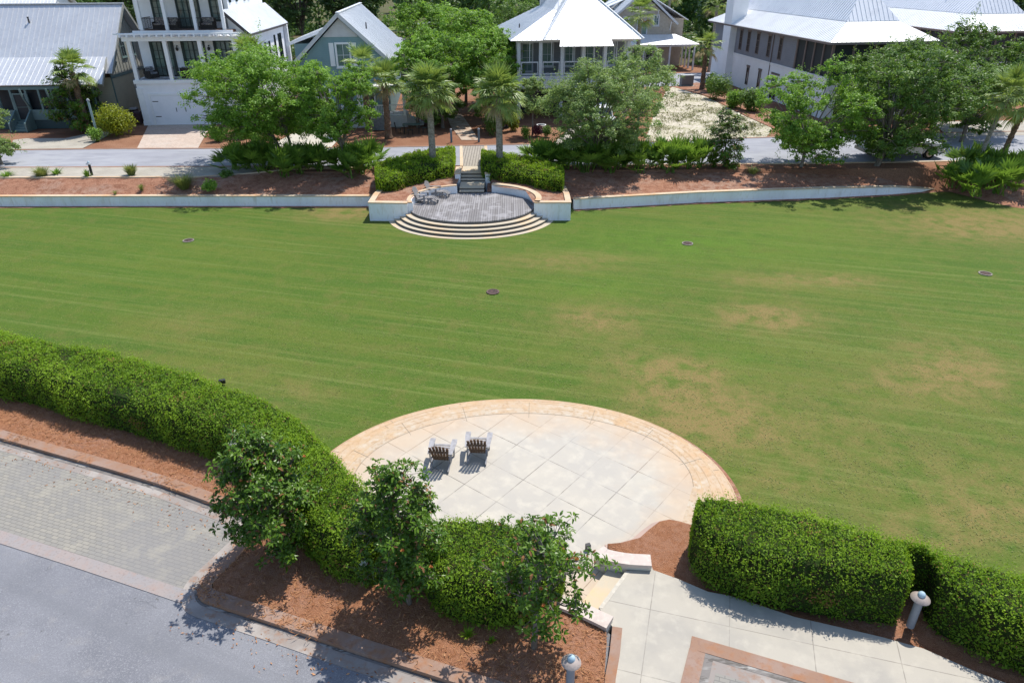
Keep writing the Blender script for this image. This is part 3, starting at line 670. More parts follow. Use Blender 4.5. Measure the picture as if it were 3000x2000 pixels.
# red kerb along the left side of the walkway and pink border of the planting pocket
band('walk_kerb', ext([(1418,1440),(1412,1500),(1402,1555),(1392,1680)], ZW), 0.22, ZB-.2, ZW+.012, red_kerb)
pk = [(1650+x/3.137, 1500+y/3.137) for x, y in [(400,350),(520,340),(690,288),(770,215),(870,138),(965,118),(1060,135),(1180,170)]]
pkw = [gp(x/1.27551, y/1.27551, ZP+.06)[:2] for x, y in pk]
band('pocket_kerb', inset(pkw, 0.10), 0.24, ZP-.1, ZP+.05, M('pink_border', (0.39,0.285,0.24), 0.85, 0.2, [(2,(0.35,0.265,0.225),.45,.62)], (50,0.2,0.01)))
pocket = MB(); pp = inset(pkw, -0.03)+[(6.6,13.6),(9,12.3),(11,11.2),(16,9),(16,7.4)]+[gp(u, v, ZW)[:2] for u, v in [(2400,1600),(2250,1545),(2120,1488),(2026,1462),(1901,1433),(1826,1416),(1751,1391),(1676,1367),(1626,1358),(1556,1328),(1500,1308)]]+[(3.42,12.62),(2.5,12.85)]
n0 = len(pp); cx_, cy_ = 4.2, 12.7
npk = len(pkw)
zt_ = [ZP+.07 if i < npk else .55 if i < npk+5 else ZW+.012 for i in range(n0)]
zt_[-1] = zt_[-2] = .68
pocket.prism(pp, .1, zt_)
struct(pocket.build('mulch_pocket', mulch))
# second parking bay at the bottom edge: kerb, gutter, pavers let into the walk
bx = [gp(u, v, ZW)[:2] for u, v in [(1590,1461),(1800,1521),(1960,1568)]]
o_ = Vector((*bx[0], 0)); dr = (Vector((*bx[2], 0))-o_).normalized(); dl = Vector((gp(1563,1568,ZW)[0]-bx[0][0], gp(1563,1568,ZW)[1]-bx[0][1], 0)).normalized()
def fr(a, b): p = o_+dr*a+dl*b; return (p.x, p.y)
band('bay_kerb', [fr(-.0,.17), fr(6,.17), fr(12,.17)], .34, ZR-.1, ZW+.02, red_kerb)
band('bay_kerb', [fr(.17,.345), fr(.17,3), fr(.17,8)], .34, ZR-.1, ZW+.024, red_kerb)
sheet('bay_gutter', [fr(.34,.34), fr(12,.34), fr(12,.75), fr(.62,.75), fr(.62,8), fr(.34,8)], ZW+.006, gutter)
sheet('bay_gutter', [fr(.34,.34), fr(12,.34), fr(12,.46), fr(.34,.46)], ZW+.010, gutter_dirt)
sheet('bay_gutter', [fr(.345,.47), fr(.52,.47), fr(.52,8), fr(.345,8)], ZW+.011, gutter_dirt)
sheet('lower_bay', [fr(.62,.75), fr(12,.75), fr(12,8), fr(.62,8)], ZW+.008, paver)
# ------------------------------------------------------------------ vegetation
def unit(v): return v/np.maximum(np.linalg.norm(v, axis=-1, keepdims=True), 1e-6)
def make_tree(name, label, cat, seed, H, R, trunk_h, leaf_m, n_lobes=26, n_leaves=11000, size=.26, stems=1, trunk_r=.16, group=None,
              lean=(0, 0), squash=.62, bark_m=None, lobe=(.26,.42), tint0=.5, sprigs=0, ecc=1.0):
    rng = np.random.default_rng(seed); root = thing(name, label, cat, (0, 0, 0), 0, group)
    hc = trunk_h+(H-trunk_h)*.48; rv = (H-trunk_h)*.52
    L = Leaves(); T = MB(); lean = np.array([lean[0], lean[1], 0.])
    d = unit(rng.normal(size=(n_lobes, 3))); rad = rng.uniform(.35, .80, n_lobes)**.7
    C = d*rad[:, None]*np.array([R, R*ecc, rv])+np.array([0, 0, hc])+lean
    C[:,2] = np.maximum(C[:,2], trunk_h+.2)
    lr = rng.uniform(*lobe, n_lobes)*R
    w = lr**2; w /= w.sum(); fine = .72; n_leaves = int(n_leaves*1.75); size = size*fine
    for i in range(n_lobes):                          # each lobe is a spray of twig clusters with gaps between
        n = int(n_leaves*w[i]); ns = max(6, int(7+8*lr[i]*lr[i])); lt = tint0+rng.normal(0, .12)
        u = unit(rng.normal(size=(ns, 3))); r = rng.uniform(.2, 1.0, ns)**.55
        S_ = C[i]+u*(r*lr[i]*1.1)[:, None]*np.array([1, 1, squash]); sr = rng.uniform(.13, .30, ns)*(.6+.5*lr[i])
        k = rng.integers(0, ns, n); v = unit(rng.normal(size=(n, 3)))*(rng.uniform(.1, 1, n)**.6)[:, None]
        P = S_[k]+v*sr[k][:, None]*np.array([1.25, 1.25, .75])
        N = u[k]*.45+v*.3+rng.normal(size=(n, 3))*.5+np.array([0, 0, .6])
        L.leaf(P, N, size*rng.uniform(.6, 1.35, n), .62, np.clip(lt+rng.normal(0, .10, ns)[k]+.12*v[:,2]+rng.normal(0, .20, n), 0, 1), rng)
        for q in S_[:: max(1, ns//4)]: T.tube([Vector(C[i]), Vector(q)], [.022, .008], 3, cap=False)
    for i in range(sprigs):                           # loose twigs reaching out of the crown
        k = rng.integers(n_lobes); u = unit(rng.normal(size=3)+np.array([0, 0, .6])); n = 26
        t = rng.uniform(.75, 1.75, n)[:, None]
        P = C[k]+u*lr[k]*t*np.array([1, 1, .8])+rng.normal(0, .09, (n, 3))
        L.leaf(P, rng.normal(size=(n, 3))+np.array([0, 0, .5]), size*.8, .6, np.clip(tint0+.12+rng.normal(0, .2, n), 0, 1), rng)
    for s in range(stems):
        a = rng.uniform(0, 6.28)
        base = Vector((math.cos(a)*.18*(stems > 1), math.sin(a)*.18*(stems > 1), -.1))
        top = Vector((lean[0]*.6+math.cos(a)*R*.14*(stems > 1), lean[1]*.6+math.sin(a)*R*.14*(stems > 1), trunk_h+rv*.45))
        mid = base.lerp(top, .5)+Vector((rng.uniform(-.12, .12), rng.uniform(-.12, .12), 0))
        r0 = trunk_r/(stems**.4)
        T.tube([base, base.lerp(mid, .25), mid, top], [r0*1.35, r0, r0*.85, r0*.6], 9)
        for k in range(s, n_lobes, stems):
            c_ = Vector(C[k]); st = mid.lerp(top, rng.uniform(.15, 1))
            q = st.lerp(c_, .55)+Vector((0, 0, rng.uniform(-.1, .35)))
            T.tube([st, q, c_], [r0*.42, r0*.28, .02], 5, cap=False)
    T.build('trunk', bark_m or bark, root, smooth=True)
    L.build('crown', leaf_m, root)
    return root

def fan(L, rng, base, d, plen, flen, tint, m=0, nseg=24, spread=1.75, droop=.55, width=.055):
    """one palmate leaf: its stalk, then blades fanning out and drooping at the tips"""
    d = d/np.linalg.norm(d); z = np.array([0, 0, 1.]); s = np.cross(d, z); s = s/max(np.linalg.norm(s), 1e-3); up = np.cross(s, d)
    end = base+d*plen
    w = s*.022
    L.quads([[base-w*1.5, base+w*1.5, end+w, end-w]], tint, m)
    d2 = unit(d-z*droop*.35)
    ph = np.linspace(-spread, spread, nseg)+rng.normal(0, .03, nseg)
    dirs = d2[None]*np.cos(ph)[:, None]+s[None]*np.sin(ph)[:, None]+up[None]*(.22*np.abs(np.sin(ph)))[:, None]
    dirs = unit(dirs); ll = flen*(.72+.28*np.cos(ph*.75))*rng.uniform(.85, 1.1, nseg)
    side = unit(np.cross(dirs, up[None]+rng.normal(0, .25, (nseg, 3))))*width*.5
    P0 = np.repeat(end[None], nseg, 0); P1 = P0+dirs*(ll*.55)[:, None]
    d3 = unit(dirs-z*droop*rng.uniform(.5, 1.3, nseg)[:, None]); P2 = P1+d3*(ll*.5)[:, None]
    tt = np.clip(tint+rng.normal(0, .12, nseg), 0, 1)
    L.quads(np.stack([P0-side*.5, P0+side*.5, P1+side, P1-side], 1), tt, m)
    L.quads(np.stack([P1-side, P1+side, P2+side*.12, P2-side*.12], 1), tt, m)

def make_palm(label, seed, H, fronds=36, boots=False, lean=(0, 0), group=None, cat='palm', plen=1.1, flen=1.05, r0=.215):
    rng = np.random.default_rng(seed); root = thing('palm_tree', label, cat, (0, 0, 0), 0, group)
    T = MB(); n = 14; rows = int(H*9); vs = []; fs = []
    for i in range(rows+1):
        t = i/rows; z = -.15+t*(H+.15); cx_ = lean[0]*t**1.6; cy_ = lean[1]*t**1.6
        r = r0*(1.12-.22*t)*(1+.45*max(0, 1-t*9))
        amp = .16 if (boots or t > .8) else .10
        for k in range(n):
            a = 2*math.pi*k/n; zig = ((i+(k % 2)*2) % 4)/4
            rr = r*(1+amp*zig+rng.normal(0, .012))+(boots*.05*(rng.random() < .3))
            vs.append((cx_+rr*math.cos(a+.15*i), cy_+rr*math.sin(a+.15*i), z))
    for i in range(rows):
        for k in range(n): fs.append((i*n+k, i*n+(k+1) % n, (i+1)*n+(k+1) % n, (i+1)*n+k))
    T.add(vs, fs); T.build('trunk', palm_boot if boots else palm_bark, root)
    L = Leaves(); top = np.array([lean[0], lean[1], H])
    for i in range(fronds):
        t = i/(fronds-1); el = math.radians(82-112*t**.95+rng.normal(0, 7)); az = i*2.399+rng.normal(0, .2)
        d = np.array([math.cos(az)*math.cos(el), math.sin(az)*math.cos(el), math.sin(el)])
        dead = t > (.84 if boots else .92) and rng.random() < .6
        fan(L, rng, top+np.array([0, 0, .12-.25*t]), d, plen*rng.uniform(.8, 1.15), flen*rng.uniform(.88, 1.1), .42+.38*t**2+rng.normal(0, .09), 1 if dead else 0, nseg=26, droop=.35+.65*t, width=.085)
    L.build('crown', [palm_leaf, palm_dead], root)
    return root

def make_palmetto(label, seed, n=15, h=1.0, group=None, cat='palmetto', mat=None, name='saw_palmetto'):
    rng = np.random.default_rng(seed); L = Leaves()
    for i in range(n):
        el = math.radians(rng.uniform(28, 85)); az = rng.uniform(0, 6.28)
        d = np.array([math.cos(az)*math.cos(el), math.sin(az)*math.cos(el), math.sin(el)])
        b = np.array([rng.normal(0, .14), rng.normal(0, .14), -.02])
        fan(L, rng, b, d, h*rng.uniform(.5, 1.05), h*rng.uniform(.45, .62), rng.uniform(.2, .85), 0, nseg=12, spread=1.35, droop=.08, width=.085*h)
    return tag(L.build(name, mat or palmetto_leaf), label, cat, group)

def make_tuft(name, label, cat, seed, n, h, spread, mat, width=.018, group=None):
    rng = np.random.default_rng(seed); L = Leaves()
    az = rng.uniform(0, 6.28, n); out = rng.uniform(.1, 1, n)**.7*spread; hh = h*rng.uniform(.6, 1.1, n)
    b = np.stack([np.cos(az)*out*.22, np.sin(az)*out*.22, np.zeros(n)], 1)
    m_ = b+np.stack([np.cos(az)*out*.35, np.sin(az)*out*.35, hh*.62], 1); t = m_+np.stack([np.cos(az)*out*.5, np.sin(az)*out*.5, hh*.30], 1)
    s = np.stack([-np.sin(az), np.cos(az), az*0], 1)*width
    ti = rng.uniform(.1, 1, n)
    L.quads(np.stack([b-s, b+s, m_+s, m_-s], 1), ti); L.quads(np.stack([m_-s, m_+s, t+s*.1, t-s*.1], 1), ti)
    return tag(L.build(name, mat), label, cat, group)

def make_bush(name, label, cat, seed, R, H, mat, n=3500, size=.11, group=None, tint0=.5, lobes=12, stem=None):
    rng = np.random.default_rng(seed); L = Leaves()
    C = unit(rng.normal(size=(lobes, 3)))*np.array([R*.6, R*.6, H*.32])*rng.uniform(.4, 1, (lobes, 1))+np.array([0, 0, H*.52])
    for i in range(lobes):
        k = n//lobes; u = unit(rng.normal(size=(k, 3))); r = rng.uniform(.3, 1, k)**.5*(1+.3*(rng.random(k) < .1))
        P = C[i]+u*r[:, None]*np.array([R*.5, R*.5, H*.36]); P[:,2] = np.abs(P[:,2])
        L.leaf(P, u*.5+rng.normal(size=(k, 3))*.5+np.array([0, 0, .5]), size*rng.uniform(.6, 1.3, k), .55, np.clip(tint0+rng.normal(0, .1)+rng.normal(0, .22, k), 0, 1), rng)
    return tag(L.build(name, mat), label, cat, group)

def make_hedge(label, back, front, zb, zt, seed, mat, density=420, size=.085, group=None, bumps=.06, shoots=500):
    """clipped hedge between its front foot line and its back top line; leaves cover a rounded box section"""
    rng = np.random.default_rng(seed); n = 90
    A = np.array([tuple(p) for p in smooth_line([(x, y, 0) for x, y in front], n)]); B = np.array([tuple(p) for p in smooth_line([(x, y, 0) for x, y in back], n)])
    sec = [(0,0),(-.03,.35),(-.03,.70),(.06,.92),(.20,1.0),(.5,1.03),(.82,1.0),(.95,.92),(1.02,.65),(1.0,0)]
    S = np.array(sec)
    def surf(i, q):                                  # i along (float array), q around section (float array)
        k = np.clip(i.astype(int), 0, n-2); f = (i-k)[:, None]
        a = A[k]*(1-f)+A[k+1]*f; b = B[k]*(1-f)+B[k+1]*f
        j = np.clip(q.astype(int), 0, len(S)-2); g = (q-j)[:, None]; s = S[j]*(1-g)+S[j+1]*g
        P = a+(b-a)*s[:, :1]; hgt = zb+(zt-zb)*(s[:,1]*(1+.035*np.sin(i*.55+seed)+.025*np.sin(i*1.7+1)+.02*np.sin(i*3.1+s[:,0]*4))); P[:,2] = hgt
        return P
    ii = np.linspace(0, n-1, n); core = MB(); rows = []
    c0 = A.mean(0)*.5+B.mean(0)*.5
    for q in range(len(S)):
        P = surf(ii, np.full(n, float(q))); mid = (A+B)/2; P[:,0] += (mid[:,0]-P[:,0])*.07; P[:,1] += (mid[:,1]-P[:,1])*.07
        P[:,2] = np.minimum(P[:,2], zt-.09); rows.append([tuple(p) for p in P])
    for a, b in zip(rows, rows[1:]): core.strip(a[::-1], b[::-1])
    m_ = len(S)
    for e in (0, n-1): core.add([r[e] for r in rows], [tuple(range(m_))])
    root = core.build('hedge', shade_core); tag(root, label, 'hedge', group)
    # densities by segment area
    seg = np.linalg.norm(np.diff((A+B)/2, axis=0), axis=1); wd = np.linalg.norm(B-A, axis=1).mean()
    per = np.array([math.hypot((S[j+1,0]-S[j,0])*wd, (S[j+1,1]-S[j,1])*(zt-zb)) for j in range(len(S)-1)])
    L = Leaves(); N = int(seg.sum()*per.sum()*density)
    i = np.interp(rng.random(N), np.concatenate([[0], np.cumsum(seg)/seg.sum()]), ii)
    q = np.interp(rng.random(N), np.concatenate([[0], np.cumsum(per)/per.sum()]), np.arange(len(S)))
    P = surf(i, q); e = .02
    t1 = surf(np.clip(i+e, 0, n-1.001), q)-surf(np.clip(i-e, 0, n-1.001), q); t2 = surf(i, np.clip(q+e, 0, len(S)-1.001))-surf(i, np.clip(q-e, 0, len(S)-1.001))
    Nn = unit(np.cross(t2, t1)); c_ = (A.mean(0)+B.mean(0))/2
    mid = (surf(i, np.full(N, 2.5))+surf(i, np.full(N, 7.5)))/2; mid[:,2] = (zb+zt)/2
    Nn = np.where(((P-mid)*Nn).sum(1, keepdims=True) < 0, -Nn, Nn)
    ph = rng.uniform(0, 6, 4)
    nb = np.sin(P[:,0]*3.1+ph[0])*np.sin(P[:,1]*3.7+ph[1])+.6*np.sin(P[:,0]*7.3+ph[2])*np.sin(P[:,1]*6.1+P[:,2]*5+ph[3])
    lump = np.sin(P[:,0]*1.3+ph[2])*np.sin(P[:,1]*1.5+ph[0])+.5*np.sin((P[:,0]+P[:,1])*2.3+ph[3])
    P = P+Nn*(bumps*(nb+.8*lump)+rng.normal(0, .045, N))[:, None]
    P[:,2] = np.maximum(P[:,2], zb+.02)
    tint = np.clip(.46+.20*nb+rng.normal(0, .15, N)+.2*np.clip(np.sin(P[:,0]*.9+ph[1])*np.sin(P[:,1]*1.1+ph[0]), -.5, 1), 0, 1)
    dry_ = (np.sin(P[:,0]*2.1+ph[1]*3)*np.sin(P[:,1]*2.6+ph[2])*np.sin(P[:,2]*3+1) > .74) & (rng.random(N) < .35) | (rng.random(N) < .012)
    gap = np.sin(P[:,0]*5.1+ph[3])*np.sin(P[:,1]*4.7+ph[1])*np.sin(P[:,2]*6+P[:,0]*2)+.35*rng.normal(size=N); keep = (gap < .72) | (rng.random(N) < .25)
    tint = np.clip(tint+.12*lump-.15*(q < 2), 0, 1)  # lower front face tinted darker, its shade put into the leaf colour
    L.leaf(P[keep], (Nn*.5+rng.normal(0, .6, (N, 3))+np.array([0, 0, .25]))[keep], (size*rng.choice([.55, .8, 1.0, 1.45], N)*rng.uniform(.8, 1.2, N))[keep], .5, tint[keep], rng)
    if dry_.sum(): L.leaf(P[dry_]+Nn[dry_]*.02, Nn[dry_]+rng.normal(0, .6, (dry_.sum(), 3)), size*1.1, .45, rng.random(dry_.sum()), rng, 1)
    if shoots:                                       # fresh upright shoots on the top face
        k = rng.integers(0, N, shoots); k = k[(q[k] > 3) & (q[k] < 7)]
        b = P[k]; hgt = rng.uniform(.08, .30, len(k))*(1+(rng.random(len(k)) < .06))
        for lev in (.3, .6, .9):
            dv = rng.normal(0, .035, (len(k), 3)); L.leaf(b+dv+np.array([0, 0, 1.])*(hgt*lev)[:, None], rng.normal(size=(len(k), 3)), size*.9, .45, np.clip(.75+rng.normal(0, .15, len(k)), 0, 1), rng)
    for e in (0, n-1):                               # leafy end faces
        a, b = A[e], B[e]; kk = int(wd*(zt-zb)*density*1.1); s = rng.random(kk); h = rng.random(kk)**.9
        out = unit(A[e]-A[1 if e == 0 else n-2])
        E = a+(b-a)*(.02+.96*s)[:, None]; bulge = .10*np.sqrt(np.clip(1-(2*s-1)**2, 0, 1))*np.sqrt(np.clip(1-(2*h-1)**2*.8, 0, 1))
        E = E+out*(bulge+rng.normal(0, .03, kk))[:, None]; E[:,2] = zb+.02+(zt-zb)*h*(1-.18*(np.abs(2*s-1)**6))
        L.leaf(E, out*.6+rng.normal(0, .5, (kk, 3))+np.array([0, 0, .2]), size*rng.uniform(.6, 1.4, kk), .55, np.clip(.45+rng.normal(0, .25, kk), 0, 1), rng)
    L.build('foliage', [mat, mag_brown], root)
    return root

def make_magnolia(label, seed, H, R, trunk_h, whorls=230, leaf=.19, flowers=0, buds=0, lean=(0, 0), fine=True, group=None, leaves_per=9):
    rng = np.random.default_rng(seed); root = thing('magnolia_tree', label, 'magnolia', (0, 0, 0), 0, group)
    T = MB(); L = Leaves()
    top = np.array([lean[0], lean[1], H])
    T.tube([(0,0,-.1),(lean[0]*.1+.02,lean[1]*.1,trunk_h*.6),(lean[0]*.45-.03,lean[1]*.45,H*.5),(lean[0]*.9,lean[1]*.9,H*.93)], [.075,.06,.045,.012], 9)
    tips = []
    nb = 26
    for b in range(nb):
        t = (b+.5)/nb; z = trunk_h+(H-trunk_h)*t*.97; az = b*2.399+rng.normal(0, .3)
        prof = R*max(.12, math.sin(math.pi*min(.985, t*.86+.13)**.92))**.62*rng.uniform(.74, 1.10)
        o = np.array([lean[0]*(z/H), lean[1]*(z/H), z-.12]); e = o+np.array([math.cos(az)*prof, math.sin(az)*prof, .18+.35*t])
        m_ = (o+e)/2-np.array([0, 0, .05]); T.tube([o, m_, e], [.022,.015,.006], 5, cap=False); tips.append(e)
        k = max(3, int(whorls/nb*(.4+.9*prof/R)))
        for j in range(k):
            s = rng.uniform(.35, 1.0); p = o+(e-o)*s+rng.normal(0, .17, 3)*np.array([R/1.2, R/1.2, .9]); tips.append(p)
            T.tube([o+(e-o)*s*.85, p], [.008,.004], 4, cap=False)
    tips.append(top+np.array([0, 0, .05])); tips.append(top+np.array([.06, .02, -.15])); tips.append(top+np.array([-.08, .05, -.3]))
    axis = np.array([lean[0]*.5, lean[1]*.5, trunk_h+(H-trunk_h)*.4])
    for p in tips:
        ax = unit(unit(p-axis)*.7+np.array([0, 0, .9])+rng.normal(0, .25, 3)); s = unit(np.cross(ax, np.array([.3, .7, .2]))); q = np.cross(ax, s)
        k = leaves_per+rng.integers(-2, 3); tb = rng.uniform(.2, .7)
        for i in range(k):
            a = i*2.399+rng.normal(0, .2); el = rng.uniform(-.15, .75)
            d = unit((s*math.cos(a)+q*math.sin(a))*math.cos(el)+ax*math.sin(el)); ll = leaf*rng.uniform(.75, 1.2); w = ll*.19
            nn = unit(ax-d*np.dot(ax, d)+rng.normal(0, .15, 3)); sd = np.cross(d, nn); b0 = p-ax*.02*i/k
            tt = np.clip(tb+rng.normal(0, .18), 0, 1); br = 1 if rng.random() < .055 else 0
            p0 = b0+d*.03; p1 = b0+d*(.03+ll*.5)+nn*.012; p2 = b0+d*(.03+ll)-nn*.02
            if fine:
                L.quads([[p0, p0+d*ll*.22+sd*w*.8+nn*.012, p1+sd*w+nn*.02, p1], [p1, p1+sd*w+nn*.02, p2-d*ll*.16+sd*w*.6+nn*.006, p2],
                         [p1, p1-sd*w+nn*.02, p0+d*ll*.22-sd*w*.8+nn*.012, p0], [p2, p2-d*ll*.16-sd*w*.6+nn*.006, p1-sd*w+nn*.02, p1]], tt, br)
            else: L.quads([[p0, p1+sd*w*1.1, p2, p1-sd*w*1.1]], tt, br)
    T.build('trunk', bark, root, smooth=True); L.build('crown', [mag_leaf, mag_brown], root)
    for i in range(flowers+buds):
        p = tips[int(rng.integers(4, len(tips)-4))]; F = Leaves(); fl = i < flowers; n = 9
        p = np.array([p[0]*1.08, p[1]*1.08-.08, p[2]+.08])
        for j in range(n):
            a = j*2.399; el = .35+.5*(j % 2); d = np.array([math.cos(a)*math.cos(el), math.sin(a)*math.cos(el), math.sin(el)]); s = unit(np.cross(d, [0, 0, 1.])); ll = .10 if fl else .05
            F.quads([[p, p+d*ll*.6+s*ll*.4, p+d*ll+np.array([0, 0, .03]), p+d*ll*.6-s*ll*.4]], rng.random())
        F.build('flower' if fl else 'bud', flower_white if fl else flower_orange, root)
    return root

# near hedges
def E2(pts, z): return [gp(u, v, z)[:2] for u, v in pts]
ZH = 1.85
hb = E2([(0,765),(125,787),(250,808),(375,843),(500,880),(590,912),(660,948),(715,990),(755,1030),(800,1080),(850,1130),(905,1170)], ZH)
hf = E2([(0,915),(125,948),(250,985),(390,1025),(510,1063),(590,1095),(650,1130),(685,1175),(700,1235),(715,1285),(770,1325),(850,1352)], ZB)
hb = [(hb[0][0]-17, hb[0][1]+5.7)]+hb; hf = [(hf[0][0]-17, hf[0][1]+5.7)]+hf
make_hedge('long clipped green hedge sweeping from the left edge and curling round the patio', hb, hf, ZB-.05, ZH+.17, 21, hedge_leaf, 1050, .06, bumps=.05, shoots=9000)
hb = E2([(950,1190),(1030,1180),(1100,1178),(1160,1185),(1225,1203),(1295,1235)], ZH+.05); hf = E2([(985,1385),(1030,1420),(1085,1440),(1140,1445),(1210,1440),(1280,1402)], ZB)
make_hedge('short rounded hedge between two magnolias in front of the patio', hb, hf, ZB-.05, ZH+.05, 22, hedge_leaf, 1100, .058, bumps=.05, shoots=1600)
hb = E2([(1612,1138),(1660,1132),(1720,1142),(1800,1156),(1900,1182),(2000,1212),(2072,1238)], 2.05); hf = E2([(1582,1285),(1610,1325),(1665,1358),(1760,1388),(1870,1410),(1970,1424),(2055,1432)], ZW)
make_hedge('thick clipped hedge right of the patio, its rounded end facing the steps', hb, hf, ZW-.05, 2.05, 23, hedge_leaf, 1100, .058, bumps=.05, shoots=3000)
hb = E2([(2058,1236),(2100,1249),(2150,1262),(2250,1285),(2352,1312),(2480,1345),(2650,1390)], 2.0); hf = E2([(2068,1368),(2108,1376),(2143,1440),(2240,1495),(2352,1545),(2480,1600),(2650,1670)], ZW)
make_hedge('clipped hedge at the right edge of the photo, behind the bollard light', hb, hf, ZW-.05, 2.0, 24, hedge_leaf, 1100, .058, bumps=.05, shoots=2600)
# stage hedges
hb = E2([(865,372),(905,358),(950,345),(1000,335),(1043,333)], 2.1); hf = E2([(868,440),(905,440),(950,426),(1000,416),(1040,408)], 1.05)
make_hedge('clipped hedge with two mounds behind the chairs, left of the stage stairs', hb, hf, .95, 2.1, 25, stage_hedge_leaf, 420, .10, bumps=.10, shoots=150)
hb = E2([(1108,338),(1150,345),(1200,352),(1250,362),(1292,380)], 2.1); hf = E2([(1108,408),(1150,418),(1200,425),(1245,436),(1290,443)], 1.05)
make_hedge('clipped hedge sloping away right of the stage stairs', hb, hf, .95, 2.1, 26, stage_hedge_leaf, 420, .10, bumps=.10, shoots=150)

# near magnolias
def put(o, x, y, z, rz=0.0): o.location = (x, y, z); o.rotation_euler = (0, 0, rz); return o
x, y, _ = gp(652, 1283, ZB); put(make_magnolia('broad leafy magnolia in the mulch at the kerb corner beside the paved bay', 31, 3.4, 1.10, .5, 820, .135, 1, 4, (-.22,.1)), x, y, ZB)
x, y, _ = gp(940, 1388, ZB); put(make_magnolia('tall magnolia with white flowers in front of the patio hedge, in the mulch bed', 32, 3.7, 1.08, .7, 620, .13, 3, 4, (-.05,.05)), x, y, ZB)
x, y, _ = gp(1226, 1490, ZB); put(make_magnolia('thin open magnolia with a bare grey trunk nearest the walkway', 33, 3.1, 1.22, 1.3, 230, .135, 0, 5, (.18,.05)), x, y, ZB)
# far magnolias
x, y, _ = gp(1660, 392, .95); put(make_magnolia('small dark magnolia on the mulch bank right of the palmettos', 34, 3.9, 1.50, .25, 560, .20, 0, 0, (0,0), False), x, y, .95)
x, y, _ = gp(188, 304, ZT); put(make_magnolia('dark magnolia beneath a palm in front of the grey cottage porch', 35, 5.2, 2.1, .4, 800, .24, 0, 0, (-.1,0), False), x, y, ZT)

# oaks and other street trees
def at_px(u, v, z): a = gp(u, v, z); return a[0], a[1], z
OG = 'street trees along the road'
def oak(u, v, z, *a, **k): o = make_tree('oak_tree', *a, **k); o.location = at_px(u, v, z); return o
oak(672, 386, .95, 'big bright green oak in front of the white house garage', 'tree', 41, 8.5, 5.3, 2.0, oak_leaf, 64, 40000, .20, stems=3, trunk_r=.17, lean=(-1.6,.3), tint0=.55, sprigs=60, lobe=(.20,.34))
oak(792, 402, .95, 'slim young oak with a single thin trunk before the blue cottage', 'tree', 42, 8.2, 3.1, 1.7, oak_leaf, 36, 19000, .19, trunk_r=.12, lean=(-.1,.2), sprigs=40, lobe=(.24,.38))
oak(1368, 392, .95, 'wispy grey-green oak in front of the screened porch house', 'tree', 43, 7.7, 4.7, 1.1, oak_leaf_pale, 62, 30000, .17, trunk_r=.15, lean=(-.1,.2), tint0=.5, sprigs=170, squash=.5, lobe=(.16,.29))
oak(1460, 328, ZT, 'fine-leaved light green tree beyond the road by the sand lot', 'tree', 44, 7.4, 2.9, 1.6, oak_leaf_pale, 28, 13000, .19, trunk_r=.14, tint0=.62, sprigs=60)
oak(1838, 392, .95, 'feathery oak on the bank left of the white pickup', 'tree', 45, 8.0, 3.9, .5, oak_leaf, 46, 24000, .19, trunk_r=.13, lean=(.1,.1), tint0=.45, sprigs=90, lobe=(.20,.33))
oak(2008, 390, .95, 'large dark oak spreading over the white pickup', 'tree', 46, 8.9, 4.8, .5, oak_leaf_dark, 54, 30000, .22, trunk_r=.20, lean=(1.3,.6), tint0=.55, sprigs=90, lobe=(.20,.33))
oak(8, 388, .95, 'oak cut off by the left edge at the end of the parking strip', 'tree', 47, 4.6, 2.2, .6, oak_leaf_pale, 22, 9000, .18, trunk_r=.12, lean=(-.2,0), tint0=.45, sprigs=40)
def tree_at(x, y, *a, **k): o = make_tree('oak_tree', *a, **k); o.location = (x, y, ZT-.02); return o
tree_at(31.5, 61.5, 'dark leafy tree with spiky top before the right-hand metal roof', 'tree', 51, 8.2, 4.3, 1.0, oak_leaf_dark, 40, 19000, .23, lean=(1.0,0), tint0=.45, sprigs=110, lobe=(.20,.34))
tree_at(39.0, 62.0, 'dark tree touching the right edge above the leaning palms', 'tree', 52, 8.6, 4.6, 1.2, oak_leaf_dark, 40, 19000, .23, tint0=.35, sprigs=110, lobe=(.20,.34))
tree_at(36.0, 56.8, 'low bushy oak behind the leaning palms', 'tree', 53, 6.2, 3.4, .8, oak_leaf_dark, 30, 14000, .22, tint0=.5, sprigs=40)
tree_at(-6.4, 67.0, 'tall light green laurel oak between the blue cottage and the path', 'tree', 54, 8.8, 3.6, 1.0, oak_leaf, 36, 18000, .24, tint0=.55, sprigs=50)
tree_at(-2.0, 68.5, 'dense laurel oak right of the woodland path', 'tree', 55, 8.6, 3.5, 1.0, oak_leaf, 36, 18000, .24, tint0=.50, sprigs=40)
tree_at(-8.2, 63.8, 'bright yellow-green oak overlapping the right eave of the blue cottage', 'tree', 63, 7.4, 2.6, .6, oak_leaf, 26, 13000, .22, tint0=.65, sprigs=40)
tree_at(-4.6, 75.0, 'tall laurel oak furthest back behind the two entrance palms', 'tree', 56, 10.0, 4.2, 1.5, oak_leaf, 36, 17000, .27, tint0=.5)
tree_at(-1.4, 62.6, 'dark shrubby oak over the path beside the porch house', 'tree', 57, 5.6, 2.1, .3, oak_leaf_dark, 24, 9000, .22, tint0=.4)
tree_at(-6.0, 63.5, 'small dark oak behind the left entrance palm', 'tree', 58, 5.4, 2.2, .3, oak_leaf_dark, 24, 9000, .22, tint0=.4)
tree_at(1.8, 60.2, 'thin young oak below the corner of the screened porch', 'tree', 59, 5.0, 1.5, 1.4, oak_leaf_pale, 20, 5000, .18, trunk_r=.07, tint0=.5, sprigs=30)
tree_at(-12.0, 104.0, 'tree beside the distant road', 'tree', 60, 9.5, 4.6, 1.8, oak_leaf, 30, 11000, .34, tint0=.45)
